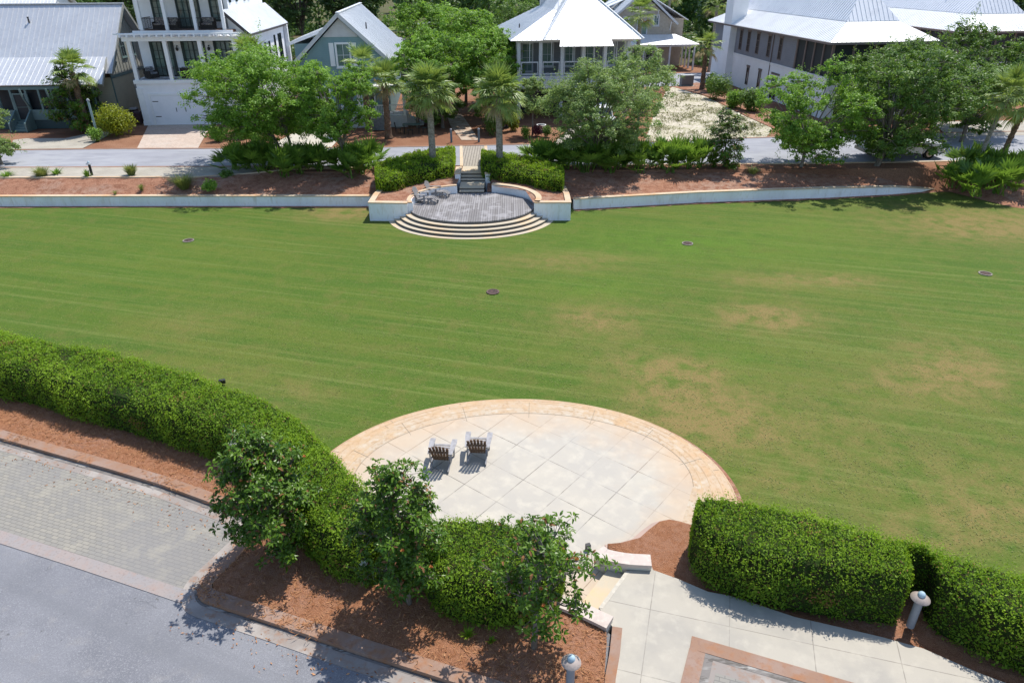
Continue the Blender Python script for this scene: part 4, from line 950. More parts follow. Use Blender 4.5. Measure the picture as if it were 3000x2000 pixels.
tree_at(1.0, 96.0, 'broad tree behind the screened porch house', 'tree', 61, 10.5, 5.2, 1.8, oak_leaf_dark, 30, 11000, .34, tint0=.5)
tree_at(8.5, 102.0, 'dark tree between the porch house and the tan house', 'tree', 62, 10.0, 4.8, 1.8, oak_leaf_dark, 30, 11000, .34, tint0=.4)

# palms
def palm_at(p, *a, **k): o = make_palm(*a, **k); o.location = p; o.rotation_euler.z = k.get('lean', (0,0))[0]*0; return o
palm_at(at_px(996, 398, .95), 'tall cabbage palm in the left stage hedge', 71, 5.3, 52)
palm_at(at_px(1148, 398, .95), 'tall cabbage palm in the right stage hedge', 72, 5.1, 54)
palm_at((-36.6, 62.2, ZT), 'palm above the dark magnolia before the grey cottage', 73, 4.9, 26, True, flen=.95)
palm_at((-21.8, 63.0, ZT), 'palm mostly hidden behind the big oak beside the white house', 74, 5.7, 30, True)
palm_at((-12.3, 62.2, ZT), 'tall palm with few drooping leaves before the blue cottage', 75, 4.9, 17, True, plen=1.3)
palm_at(at_px(893, 318, ZT), 'shaggy palm by the blue cottage porch railing', 76, 4.3, 26, True)
palm_at((13.6, 80.5, ZT), 'palm rising beside the porch roof of the tan house', 77, 7.9, 26)
palm_at(at_px(1612, 205, ZT), 'short palm in the mulch by the utility cabinet', 78, 4.4, 14, True)
palm_at((27.0, 101.0, ZT), 'tall palm behind the chimney house corner', 79, 8.0, 26)
palm_at((23.0, 112.0, ZT), 'distant palm left of the chimney house', 80, 8.6, 26)
palm_at(at_px(2236, 400, .8), 'leaning palm with slim grey trunk above the palmettos', 81, 5.1, 26, False, lean=(.9,.2), r0=.13)
palm_at(at_px(2288, 395, .8), 'leaning palm with shaggy top at the right edge', 82, 4.6, 26, True, lean=(.9,.3), r0=.15)

# saw palmettos: a few built, the rest copies
PG = 'saw palmettos along the bank'
protos = [make_palmetto('saw palmetto clump in a row on the mulch bank', 90+i, 11+i, 1.2, PG) for i in range(4)]
spots = [(560,385),(590,378),(612,392),(640,380),(665,398),(700,378),(716,396),(745,385),(760,372),(800,388),(822,372),(830,405),(848,388),(842,366),
         (575,398),(690,405),(860,372),(1240,362),(1262,372),(1285,360),(1310,375),(1330,386),(1352,368),(1385,385),(1400,370),(1424,384),(1448,372),(1462,388),
         (1490,378),(1510,390),(1530,374),(1548,390),(1566,378),(1588,372),(1600,386),(1500,364),(1420,362),(545,398),(604,404),(655,410),(680,388),(735,402),(770,398),(808,410),(1262,392),(1300,398),(1345,402),(1400,402),(1470,402),(1540,402),(1240,385),(1580,396)]
r_ = random.Random(12)
def place(i, p, label, x, y, z, s):
    if i < 4: o = p
    else: o = p.copy(); col.objects.link(o)
    o.location = (x, y, z); o.rotation_euler = (0, 0, r_.uniform(0, 6.28)); o.scale = (s, s, s*r_.uniform(.85, 1.15)); o['label'] = label
    return o
for i, (u, v) in enumerate(spots):
    x, y, _ = gp(u, v, .95)
    if y > 49.4: y = 49.4-r_.random()*.3
    side = 'saw palmetto clump in the row left of the stage hedge' if u < 900 else 'saw palmetto clump in the row right of the stage hedge'
    place(i, protos[i % 4], side, x, y, 1.12 if y > 48 else .95, r_.uniform(.95, 1.45))
for i, (u, v, z) in enumerate([(2180,430,.4),(2200,408,.7),(2215,440,.3),(2240,450,.3),(2262,430,.4),(2280,408,.6),(2290,445,.3),(2310,420,.45),(2330,400,.6),(2235,420,.5),(2250,395,.8),(2325,440,.3)]):
    place(9, protos[i % 4], 'saw palmetto in the thicket under the leaning palms', *gp(u, v, z), r_.uniform(1.1, 1.5))
# grasses on the bare bank
make_tuft('ornamental_grass', 'round pale grass tuft left of the dark spiky plant on the bank', 'grass clump', 101, 420, .85, .75, grass_leaf).location = at_px(99, 412, 1.0)
make_tuft('spiky_plant', 'dark spiky plant with two tall flower stalks on the bank', 'plant', 102, 70, .55, .6, palmetto_leaf, .035).location = at_px(131, 405, 1.1)
make_tuft('ornamental_grass', 'square-clipped pale grass tuft in the middle of the bare bank', 'grass clump', 103, 420, .95, .55, grass_leaf).location = at_px(304, 409, 1.05)
make_tuft('leggy_plant', 'small leggy plant at the foot of the far bollard light', 'plant', 104, 60, .7, .4, palmetto_leaf, .03).location = at_px(204, 412, 1.05)
make_tuft('ornamental_grass', 'spreading yellow-green grass clump near the big oak', 'grass clump', 105, 420, .95, 1.15, grass_leaf).location = at_px(424, 434, .85)
make_bush('low_shrub', 'low green shrub right of the yellow-green grass clump on the bank', 'shrub', 106, .55, .75, oak_leaf, 900, .14).location = at_px(483, 440, .8)
make_bush('low_shrub', 'dark flat shrub between the bank grass and the first palmettos', 'shrub', 107, .75, .6, oak_leaf_dark, 900, .14).location = at_px(520, 410, 1.0)
make_tuft('weed', 'little weed sprouting just above the white wall below the far bollard', 'weed', 108, 40, .3, .3, grass_leaf).location = at_px(265, 447, .7)
make_tuft('weed', 'thin weed on the bare bank left of the yellow-green grass', 'weed', 109, 50, .5, .35, grass_leaf).location = at_px(326, 438, .78)
make_tuft('ornamental_grass', 'yellowish small grass clump between the magnolia and the oak', 'grass clump', 110, 160, .6, .7, grass_leaf).location = at_px(1728, 402, .9)
make_tuft('ornamental_grass', 'grass clump cut by the left edge near the oak', 'grass clump', 111, 160, .6, .7, palmetto_leaf).location = at_px(20, 412, 1.0)
# shrubs by the houses
make_bush('yellow_shrub', 'large yellow-green shrub by the white garage driveway', 'shrub', 112, 1.75, 2.5, yellow_leaf, 6500, .16, tint0=.55, lobes=20).location = at_px(270, 312, ZT)
make_bush('small_shrub', 'small round green shrub before the big yellow-green one', 'shrub', 113, .7, 1.2, oak_leaf, 1300, .13).location = at_px(220, 325, ZT)
for u, v, R_, H_, lab in [(1648,228,1.5,2.6,'tall green shrub at the far corner of the white-based house'),(1690,248,1.2,1.6,'low bright shrub in the middle of the white wall bed'),(1728,256,1.6,2.2,'broad dark shrub nearest the glass door of the white-based house')]:
    make_bush('wall_shrub', lab, 'shrub', int(u), R_, H_, oak_leaf_dark if R_ > 1.3 else oak_leaf, 3000, .2).location = at_px(u, v, ZT)
make_bush('dark_shrub', 'dark shrub at the trunk of the short palm by the street', 'shrub', 121, .8, 2.0, oak_leaf_dark, 1500, .2).location = at_px(1630, 212, ZT)
make_bush('green_shrub', 'bright shrub beside the porch house post', 'shrub', 122, .7, 1.5, yellow_leaf, 1300, .15, tint0=.3).location = at_px(1178, 300, ZT)
make_bush('round_shrub', 'round dark green shrub by the maroon plant', 'shrub', 123, .55, .9, oak_leaf_dark, 900, .13).location = at_px(1256, 315, ZT)
make_bush('round_shrub', 'green shrub left of the maroon plant', 'shrub', 124, .5, 1.0, oak_leaf, 900, .13).location = at_px(1208, 318, ZT)
make_bush('maroon_plant', 'maroon-leaved plant in the mulch by the porch house', 'plant', 125, .6, 1.0, maroon_leaf, 900, .14).location = at_px(1234, 312, ZT)
make_bush('clipped_shrub', 'tall clipped shrub beside the path right of the stairs', 'shrub', 126, .9, 2.4, oak_leaf_dark, 3000, .14, lobes=16).location = at_px(1132, 310, ZT)
make_bush('undergrowth', 'undergrowth beside the picnic table under the trees', 'shrub', 127, 1.2, 1.2, oak_leaf_dark, 1500, .18).location = at_px(1000, 285, ZT)
for i, (u, v) in enumerate([(560,318),(500,325),(585,328)]):
    make_bush('bed_shrub', ['feathery shrub under the big oak beside the driveway','low shrub at the near corner of the driveway bed','little shrub right of the driveway bed'][i], 'shrub', 130+i, .9, 1.2, oak_leaf, 1200, .16).location = at_px(u, v, ZT)
# little weeds in the near mulch
for i, (u, v, z, s) in enumerate([(1075,1462,ZB+.05,.22),(1128,1475,ZB+.05,.14),(560,1125,ZB+.05,.12)]):
    make_tuft('weed', ['tiny weed in the mulch below the short rounded hedge','tiny weed between the tall and the thin magnolia','tiny weed near the kerb by the left hedge'][i], 'weed', 140+i, 30, s, s, hedge_leaf, .015).location = at_px(u, v, z)
# pine straw scattered over the near mulch beds
def straw():
    rng = np.random.default_rng(77); L = Leaves(); P = []
    for line_a, line_b, n in ((rows_[0], rows_[4], 16000), (rows_[2], rows_[8], 13000)):
        A = np.array(line_a); B = np.array(line_b); i = rng.integers(0, len(A)-1, n); f = rng.random((n, 1)); t = rng.random((n, 1))**.8
        P.append((A[i]*(1-f)+A[i+1]*f)*(1-t)+(B[i]*(1-f)+B[i+1]*f)*t)
    A = np.array([(x, y, ZB+.022) for x, y in kerb_mid]); i = rng.integers(12, len(A)-1, 2600); Q = A[i]+rng.normal(0, .13, (2600, 3))*np.array([1, 1, 0]); P.append(Q[np.sin(Q[:,0]*2.3)+np.sin(Q[:,1]*1.7+1)+rng.normal(0, .6, 2600) > .55])
    P = np.concatenate(P); P[:,2] += rng.uniform(.005, .035, len(P))
    P = P[(P[:,0] > -19) & (P[:,1] < 24)]
    n = len(P); N = np.stack([rng.normal(0, .35, n), rng.normal(0, .35, n), np.ones(n)], 1)
    L.leaf(P, N, rng.uniform(.08, .20, n), .09, rng.random(n), rng)
    k = rng.random(n) < .06
    L.leaf(P[k]+[0, 0, .01], N[k], .07, .5, rng.random(k.sum()), rng)
    o = L.build('pine_straw', leaf_mat('straw', (0.20,0.08,0.036), (0.50,0.27,0.14), 0.05, 0.9, 0.1)); o['kind'] = 'stuff'
    tag(o, 'reddish pine straw lying loose over the near mulch bed', 'pine straw')
straw()
def litter():
    rng = np.random.default_rng(78); L = Leaves(); A = np.array([(x, y, 0) for x, y in inset(sm_k, -.25)]); n = 420
    i = rng.integers(14, len(A)-1, n); P = A[i]+np.stack([rng.normal(0, .1, n), -np.abs(rng.normal(0, .45, n)), np.full(n, ZR+.02)], 1)
    P[:,2] = ZR+.018; L.leaf(P, np.stack([rng.normal(0, .3, n), rng.normal(0, .3, n), np.ones(n)], 1), rng.uniform(.03, .10, n), .35, rng.random(n), rng)
    tag(L.build('leaf_litter', MATS['straw']), 'scattered dry leaves along the near kerb', 'leaf litter')['kind'] = 'stuff'
litter()
def turf():
    rng = np.random.default_rng(79); L = Leaves(); n = 110000
    y = 11+rng.random(n)**1.25*33; x = rng.uniform(-1, 1, n)*(4+y*.82)
    keep = (((x-.1)/6.7)**2+((y-15.95)/5.22)**2 > 1) & ((np.sin(x*1.3)*np.sin(y*1.7+x*.4)+.6*np.sin(x*3.7+y*2.9)+rng.normal(0, .5, n)) > -.1) & (((x-SX)/5.3)**2+((y-SY)/4.6)**2 > 1)
    x, y = x[keep], y[keep]; n = len(x); P = np.stack([x, y, rng.uniform(.012, .02, n)], 1)
    N = np.stack([rng.normal(0, .25, n), rng.normal(0, .25, n), np.ones(n)], 1)
    L.leaf(P, N, rng.uniform(.04, .10, n), .22, rng.beta(1.6, 1.8, n), rng)
    o = L.build('turf', leaf_mat('turf_blade', (0.085,0.125,0.026), (0.235,0.235,0.10), 0.04, 0.8, 0.1)); tag(o, 'loose mown grass blades standing in the lawn', 'grass'); o['kind'] = 'stuff'
turf()
def lot_weeds():
    rng = np.random.default_rng(80); L = Leaves(); a = np.array(pz([(1490,324),(1570,321),(1750,312),(1765,297),(1700,264),(1620,225),(1550,204),(1535,214),(1505,270)]))
    n = 0
    while n < 420:
        x = rng.uniform(a[:,0].min(), a[:,0].max()); y = rng.uniform(a[:,1].min(), a[:,1].max()); c_ = False
        for i in range(len(a)):
            p, q = a[i], a[i-1]
            if (p[1] > y) != (q[1] > y) and x < (q[0]-p[0])*(y-p[1])/(q[1]-p[1])+p[0]: c_ = not c_
        if not c_ or math.sin(x*.9)*math.sin(y*.7+x*.3)+rng.normal(0, .5) < -.2: continue
        n += 1; k = 16; R = rng.uniform(.12, .45); P = np.array([x, y, ZT+.05])+np.stack([rng.normal(0, R, k), rng.normal(0, R*.8, k), rng.uniform(0, .10, k)], 1)
        L.leaf(P, rng.normal(size=(k, 3))*.5+np.array([0, 0, .8]), rng.uniform(.10, .22, k), .35, rng.random(k), rng)
    o = L.build('sand_weeds', leaf_mat('sand_weed', (0.085,0.105,0.03), (0.23,0.225,0.10), 0.2, 0.7, 0.1)); tag(o, 'sparse weeds dotting the sand lot', 'weeds'); o['kind'] = 'stuff'
lot_weeds()
# the far wood
def far_wood():
    rng = np.random.default_rng(9); L = Leaves(); T = MB()
    n = 0
    while n < 230:
        x = rng.uniform(-150, 150); y = rng.uniform(112, 255)
        if abs(x) > 28+y*.62: continue
        if -62-(y-170)*.2 < x < -10 and y > 118 and abs(x-(-14-(y-120)*.42)) < 9: continue
        if y < 126 and 6 < x < 27: continue
        n += 1; H = rng.uniform(9, 14); R = rng.uniform(2.4, 4.2); pine = rng.random() < .4
        k = 620 if y > 170 else 1100
        u = unit(rng.normal(size=(k, 3))); r = rng.uniform(.3, 1, k)**.5
        c_ = np.array([x, y, ZT+H*(.68 if pine else .5)]); lob = 1+.35*np.sin(u[:,0]*4+n)*np.sin(u[:,2]*5+n)*np.sin(u[:,1]*4)
        P = c_+u*(r*lob)[:, None]*np.array([R*(.7 if pine else 1), R*(.7 if pine else 1), H*(.32 if pine else .5)])
        L.leaf(P, u*.5+rng.normal(size=(k, 3))*.5+np.array([0, 0, .5]), rng.uniform(.45, 1.0, k)*(1.0 if y < 170 else 1.3), .6, np.clip(rng.uniform(.25, .7)+rng.normal(0, .2, k), 0, 1), rng, 1 if pine else 0)
        if y < 170: T.tube([(x, y, ZT-.1), (x+rng.normal(0, .2), y, ZT+H*.8)], [.17, .08], 6)
    for i in range(420):                              # understory
        x = rng.uniform(-120, 120); y = rng.uniform(100, 190)
        if -62-(y-170)*.2 < x < -10 and y > 118 and abs(x-(-14-(y-120)*.42)) < 8: continue
        if y < 118 and 4 < x < 27: continue
        k = 150; u = unit(rng.normal(size=(k, 3))); R = rng.uniform(1.2, 3.0); h_ = rng.uniform(1.0, 3.2)
        P = np.array([x, y, ZT+h_*.5])+u*(rng.uniform(.4, 1, k)**.5)[:, None]*np.array([R, R, h_*.6]); P[:,2] = np.maximum(P[:,2], ZT+.05)
        L.leaf(P, u*.5+rng.normal(size=(k, 3))*.5+np.array([0, 0, .5]), rng.uniform(.4, .8, k), .6, np.clip(rng.uniform(.2, .75)+rng.normal(0, .2, k), 0, 1), rng, 0)
    root = L.build('wood', [wood_leaf, pine_leaf]); root['kind'] = 'stuff'; tag(root, 'far pine and oak wood closing the view behind the houses', 'wood')
    T.build('trunks', dark_bark, root)['kind'] = 'stuff'
far_wood()
PN = 'pines at the near edge of the wood'
pine0 = make_tree('pine_tree', 'slim dark pine in the gap right of the white house', 'tree', 161, 12.5, 2.6, 5.0, pine_leaf, 30, 9000, .36, trunk_r=.17, bark_m=dark_bark, tint0=.45)
put(pine0, -29.5, 108, ZT)
for i, (x, y, rz, lab) in enumerate([(-33.0,112,1.0,'dark pine nearest behind the white house roof'),(-25.5,116,2.2,'pine left of the blue cottage ridge'),(-21.0,110,3.3,'pine just above the blue cottage dormer'),(-52,104,4,'pine behind the gap between grey cottage and white house'),(30.5,112,.5,'pine behind the chimney'),(34.5,118,1.8,'pine above the chimney house roof'),(5,112,2.7,'pine behind the porch house ridge')]):
    copy_thing(pine0, (x, y, ZT), rz, lab)
# ------------------------------------------------------------------ houses
roof_grey = M('grey_metal_roof', (0.56,0.575,0.605), 0.42, 0.5, [(0.35,(0.61,0.625,0.65),.42,.62),(3,(0.52,0.535,0.56),.5,.7)], metal=0.35)
roof_pale = M('pale_metal_roof', (0.72,0.735,0.76), 0.40, 0.5, [(0.35,(0.77,0.78,0.80),.42,.62),(1.5,(0.66,0.675,0.70),.52,.7)], metal=0.25)
roof_white = M('bright_metal_roof', (0.80,0.805,0.81), 0.38, 0.5, [(0.5,(0.74,0.74,0.73),.48,.66)], metal=0.2)  # on pyramid and skirts the whiter base also carries painted sun glare
lap_cream = M('cream_lap_siding', (0.47,0.45,0.35), 0.75, 0.2, [(1.2,(0.43,0.41,0.32),.45,.65)], lap=.20)
board_grey = M('grey_board_siding', (0.30,0.305,0.275), 0.75, 0.2, [(1.2,(0.27,0.275,0.25),.45,.65)])
teal_trim = M('teal_trim', (0.13,0.20,0.20), 0.6, 0.3, [(2,(0.11,0.17,0.17),.45,.65)])
teal_dark = M('teal_screen_wall', (0.045,0.075,0.08), 0.7, 0.3)
screen_m = M('dark_screen', (0.02,0.026,0.032), 0.5, 0.3)
brick_white = M('white_painted_brick', (0.82,0.835,0.86), 0.75, 0.25, [(1.0,(0.77,0.785,0.81),.45,.65),(14,(0.79,0.805,0.83),.5,.7)], (30,0.25,0.01))
garage_white = M('garage_white', (0.79,0.80,0.84), 0.65, 0.25, [(1.2,(0.75,0.765,0.80),.45,.65)])
soffit = M('dark_fascia', (0.065,0.06,0.062), 0.7, 0.2)
blue_lap = M('blue_lap_siding', (0.205,0.325,0.355), 0.75, 0.2, [(1.0,(0.185,0.30,0.33),.45,.65)], lap=.16)
grey_lap = M('slate_lap_siding', (0.225,0.24,0.275), 0.75, 0.2, [(1.0,(0.205,0.22,0.255),.45,.65)], lap=.20)
tan_lap = M('tan_shingle_siding', (0.42,0.375,0.31), 0.8, 0.2, [(3,(0.37,0.33,0.27),.45,.65)], lap=.18)
porch_grey = M('porch_grey_siding', (0.19,0.195,0.205), 0.75, 0.2, [(1,(0.17,0.175,0.185),.45,.65)], lap=.2)
trim_pale = M('pale_trim', (0.56,0.565,0.58), 0.65, 0.25, [(2,(0.50,0.505,0.52),.45,.65)])
trim_brown = M('taupe_trim', (0.17,0.135,0.125), 0.65, 0.25)
wood_floor = M('porch_floor', (0.22,0.12,0.075), 0.7, 0.3, [(5,(0.17,0.09,0.06),.45,.65)])
wicker = M('dark_wicker', (0.03,0.026,0.024), 0.8, 0.2, [(30,(0.06,0.052,0.045),.5,.6)])
cushion = M('striped_cushion', (0.36,0.37,0.39), 0.85, 0.1, [(7,(0.13,0.15,0.19),.48,.54)], stretch=(1,1,2.5))
floral = M('floral_cushion', (0.40,0.36,0.31), 0.85, 0.1, [(11,(0.09,0.10,0.11),.46,.52),(16,(0.30,0.20,0.16),.54,.60)])

def mroof(mb, pts, rib=.42, th=.07, m=0, ribs=True):
    """standing-seam roof plane: first two points are its eave"""
    P = [Vector(p) for p in pts]; e = (P[1]-P[0]).normalized(); nrm = (P[1]-P[0]).cross(P[2]-P[0]).normalized()
    if nrm.z < 0: nrm = -nrm
    n = len(P); dn = nrm*th
    vs = P+[p-dn for p in P]; mb.add(vs, [tuple(range(n)), tuple(range(2*n-1, n-1, -1))]+[(i, n+i, n+(i+1) % n, (i+1) % n) for i in range(n)], m)
    if not ribs: return
    up = nrm.cross(e)
    if up.z < 0: up = -up
    q = [((p-P[0]).dot(e), (p-P[0]).dot(up)) for p in P]
    s0, s1 = min(a for a, b in q), max(a for a, b in q); s = s0+rib*.5
    while s < s1-.05:
        ts = []
        for i in range(n):
            (a, b), (c, d) = q[i], q[(i+1) % n]
            if (a-s)*(c-s) <= 0 and abs(a-c) > 1e-6: ts.append(b+(d-b)*(s-a)/(c-a))
        if len(ts) >= 2 and max(ts)-min(ts) > .15:
            o = P[0]+e*s+nrm*.015
            mb.bar(o+up*(min(ts)+.01), o+up*(max(ts)-.01), .028, .045, m, up=nrm)
        s += rib
AX = {'-y': (Vector((1,0,0)), Vector((0,-1,0))), '+y': (Vector((-1,0,0)), Vector((0,1,0))), '+x': (Vector((0,1,0)), Vector((1,0,0))), '-x': (Vector((0,-1,0)), Vector((-1,0,0)))}
def window(root, c, face, w, h, fm, pm=None, nx=2, nz=2, fw=.10, name='window', dep=.07, sill=True, bar_=.03, head=None):
    """window or door: frame with glazing bars, the pane its child; c = middle of the opening on the wall face"""
    r, n = AX[face]; c = Vector(c); Z = Vector((0,0,1)); f = MB(); o = c+n*dep*.5
    for s in (-1, 1):
        f.bar(o+r*(s*(w/2+fw/2))-Z*(h/2+fw), o+r*(s*(w/2+fw/2))+Z*(h/2+fw), fw, dep, up=n)
        f.bar(o-r*(w/2)+Z*(s*(h/2+fw/2)), o+r*(w/2)+Z*(s*(h/2+fw/2)), dep, fw)
    for i in range(1, nx): x = -w/2+w*i/nx; f.bar(o+r*x-Z*h/2, o+r*x+Z*h/2, bar_ if (nx < 4 or i*2 != nx) else .10, dep*.8, up=n)
    for i in range(1, nz): z = -h/2+h*i/nz; f.bar(o-r*w/2+Z*z, o+r*w/2+Z*z, dep*.7, bar_)
    ob = f.build(name, fm, root)
    p = MB(); a = c+n*.012
    p.add([a-r*w/2-Z*h/2, a+r*w/2-Z*h/2, a+r*w/2+Z*h/2, a-r*w/2+Z*h/2], [(0,1,2,3)])
    p.build('pane', pm or glass, ob)
    if sill:
        s_ = MB(); s_.bar(c-r*(w/2+fw+.05)-Z*(h/2+fw+.03)+n*.06, c+r*(w/2+fw+.05)-Z*(h/2+fw+.03)+n*.06, .14, .06); s_.build('sill', fm, ob)
    if head:
        s_ = MB(); s_.bar(c-r*(w/2+fw+.08)+Z*(h/2+fw+.10)+n*.04, c+r*(w/2+fw+.08)+Z*(h/2+fw+.10)+n*.04, .10, .20); s_.build('lintel', head, ob)
    return ob
def part(root, name, mat, *boxes, bevel=0):
    b = MB()
    for x in boxes: b.box(*x)
    return b.build(name, mat, root, bevel=bevel)
def railing(root, a, b, z, h=.95, gap=.11, mat=None, r=.018, name='railing'):
    f = MB(); a = Vector(a); b = Vector(b); a.z = b.z = 0; n = max(2, int((b-a).length/gap)); Z = Vector((0,0,1))
    f.bar(a+Z*(z+h), b+Z*(z+h), r*3, r*2.4); f.bar(a+Z*(z+.08), b+Z*(z+.08), r*2.2, r*2)
    for i in range(n+1): p = a.lerp(b, i/n); f.bar(p+Z*(z+.08), p+Z*(z+h), r, r, up=(0,1,0))
    return f.build(name, mat or black_metal, root)

# --- grey cottage at the left
h = thing('grey_cottage', 'grey cottage with big seamed metal roof and dark screened porch at the left edge', 'house', (-45.8, 63.75, ZT), math.radians(3))
w = MB(); w.box(0,10.0,2.5,11.6,0,3.9,0); w.build('lower_wall', lap_cream, h)
w = MB()
w.add([(10,2.5,3.9),(10,11.6,3.9),(10,11.6,5.1),(10,7.05,9.4),(10,2.5,5.1)], [(0,1,2,3,4)]);
w2 = MB(); w2.add([(0,2.5,3.9),(0,11.6,3.9),(0,11.6,5.1),(0,7.05,9.4),(0,2.5,5.1)], [(4,3,2,1,0)]); w2.build('gable_wall', board_grey, h)
for y in np.arange(3.0, 11.5, .62): w.bar((10.02,y,4.1), (10.02,y,5.0+min(y-2.5, 11.6-y)*.95), .05, .04, up=(1,0,0))
w.build('gable_wall', board_grey, h)
part(h, 'belt_trim', teal_trim, (9.99,10.06,2.45,11.65,3.80,4.05), (9.99,10.05,2.45,2.62,0,5.0))
r = MB(); mroof(r, [(-.6,1.7,4.35),(10.65,1.7,4.35),(10.65,7.05,9.72),(-.6,7.05,9.72)], .45); mroof(r, [(10.65,12.4,4.35),(-.6,12.4,4.35),(-.6,7.05,9.72),(10.65,7.05,9.72)], .45)
r.bar((-.6,7.05,9.75), (10.65,7.05,9.75), .3, .08); ro = r.build('roof', roof_grey, h)
p = MB(); p.lathe([(.07,0),(.07,.45),(.10,.45),(.10,.5)], 8, 0, (2.6,5.6,8.25)); p.build('vent_pipe', soffit, ro)
r = MB(); mroof(r, [(-.6,-.25,3.72),(10.4,-.25,3.72),(9.8,2.95,5.62),(-.6,2.95,5.62)], .45); r.build('porch_roof', roof_grey, h)
f = MB()
for s, x in ((1, 10.62),):
    f.bar((x,1.65,4.26), (x,7.05,9.60), .06, .26); f.bar((x,12.4,4.26), (x,7.05,9.60), .06, .26)
f.bar((10.42,-.25,3.60), (9.9,2.9,5.5), .05, .20); f.build('barge_board', board_grey, h)
part(h, 'porch_floor', teal_dark, (0,9.4,.05,2.5,0,.75)); part(h, 'porch_wall', teal_trim, (0,2.3,.0,.12,.76,1.62), (3.6,9.4,.0,.12,.76,1.62))
part(h, 'screen', screen_m, (0.05,9.35,.62,.66,.76,3.5))
part(h, 'porch_beam', teal_trim, (-.1,9.5,-.02,.2,3.30,3.56))
for x in (.1,1.2,2.3,3.6,4.7,5.8,7.0,8.2,9.3): part(h, 'porch_post', teal_trim, (x-.08,x+.08,.0,.16,1.62 if x not in (2.3,3.6) else .76,3.3))
for x in (1.2,3.6,5.8,8.2):
    b = MB(); c_ = [Vector((x,.05-.75*math.sin(t)**1.2,1.7+1.75*(t/1.57))) for t in np.linspace(0,1.57,7)]
    for q0, q1 in zip(c_, c_[1:]): b.bar(q0, q1, .12, .13, up=(0,1,0))
    b.build('bracket', teal_trim, h)
window(h, (2.95,.10,1.85), '-y', .95, 2.1, teal_trim, screen_m, 1, 2, .10, 'door', sill=False)
b = MB()
for i in range(4): b.box(2.35,3.55,-.3-.3*i,-.02-.3*i,0,.70-.17*i)
b.build('porch_steps', teal_trim, h)
for x in (2.28,3.62):
    b = MB(); b.add([(x-.06,-1.5,0),(x-.06,0,0),(x-.06,0,1.6),(x-.06,-.15,1.6),(x-.06,-1.5,.75),(x+.06,-1.5,0),(x+.06,0,0),(x+.06,0,1.6),(x+.06,-.15,1.6),(x+.06,-1.5,.75)], [(0,1,2,3,4),(9,8,7,6,5),(0,4,9,5),(4,3,8,9),(3,2,7,8)])
    b.build('stair_wall', teal_trim, h)
window(h, (10,7.1,2.35), '+x', .55, 1.5, trim_pale, glass, 1, 3, .08)
window(h, (10,6.1,6.2), '+x', .85, 1.7, teal_trim, glass, 2, 2, .10); window(h, (10,8.0,6.2), '+x', .85, 1.7, teal_trim, glass, 2, 2, .10)
for y0, z0, z1 in ((3.0,4.2,5.2),(11.1,4.2,5.2),(7.05,8.0,9.3)):
    b = MB(); b.bar((10.05,y0,z0), (10.6,y0,z1), .09, .12); b.build('eave_bracket', teal_trim, h)

# --- white three-storey house
h = thing('white_house', 'white three-storey house with two columned balconies above a wide garage door', 'house', (-33.1, 65.3, ZT), math.radians(3.2))
part(h, 'ground_floor', garage_white, (0,9.3,0,2.4,0,3.55)); part(h, 'balcony_slab', white_paint, (-.12,9.42,-.12,2.4,3.551,3.85))
part(h, 'main_wall', brick_white, (.02,9.28,2.41,15,0,7.3), (.02,8.2,3.2,15,7.301,11.2))
part(h, 'corner_pilaster', white_paint, (-.06,.46,-.06,.1,0,3.2), (-.10,.5,-.10,.14,0,.35))
gd = MB(); gd.box(1.0,5.9,-.03,.02,.02,2.52); go = gd.build('garage_door', garage_white, h)
b = MB()
for z in np.arange(.33, 2.4, .155): b.box(1.04,5.86,-.042,-.031,z,z+.135)
b.build('door_panel', garage_white, go)
b = MB(); b.box(.82,.99,-.06,.02,0,2.72); b.box(5.91,6.08,-.06,.02,0,2.72); b.box(.82,6.08,-.062,.02,2.54,2.73); b.build('door_frame', white_paint, go)
b = MB()
for z in (.75,2.05): b.box(1.1,1.6,-.062,-.043,z-.03,z+.03); b.box(5.3,5.8,-.062,-.043,z-.03,z+.03)
b.build('hinge', black_metal, go)
b = MB(); b.box(3.02,3.07,-.07,-.043,1.15,1.5); b.box(3.83,3.88,-.07,-.043,1.15,1.5); b.build('handle', black_metal, go)
for x in (.2,3.2,6.15,9.1):
    part(h, 'column', white_paint, (x-.16,x+.16,-.02,.30,3.851,7.0))
part(h, 'balcony_beam', white_paint, (-.3,9.6,-.05,.33,7.001,7.38))
b = MB()
for x in np.arange(-.1, 9.6, .62): b.box(x,x+.12,-.95,2.2,7.381,7.56)
for y in (-.75,-.2): b.box(-.6,9.9,y,y+.14,7.561,7.66)
b.build('pergola', white_paint, h)
part(h, 'upper_floor', wood_floor, (.6,9.0,.55,3.19,7.62,7.80)); part(h, 'upper_fascia', white_paint, (.55,9.05,.50,.549,7.55,7.80))
for x in (1.3,3.45,5.9,8.3):
    part(h, 'column', white_paint, (x-.13,x+.13,.7,.96,7.801,11.0))
part(h, 'upper_beam', white_paint, (.9,8.6,.6,1.05,11.001,11.4))
for a, b_ in ((.36,3.04),(3.36,5.99),(6.31,8.94)): railing(h, (a,.12,0), (b_,.12,0), 3.86)
for a, b_ in ((1.43,3.32),(3.58,5.77),(6.03,8.17)): railing(h, (a,.83,0), (b_,.83,0), 7.81)
railing(h, (8.4,.9,0), (8.4,3.0,0), 7.81); railing(h, (1.25,1.0,0), (1.25,3.1,0), 7.81)
for x in (2.0,4.75,7.6):
    window(h, (x,2.41,5.35), '-y', 1.6, 2.75, dark_green_frame, pale_glass, 4, 4, .24, 'door', .10, sill=False)
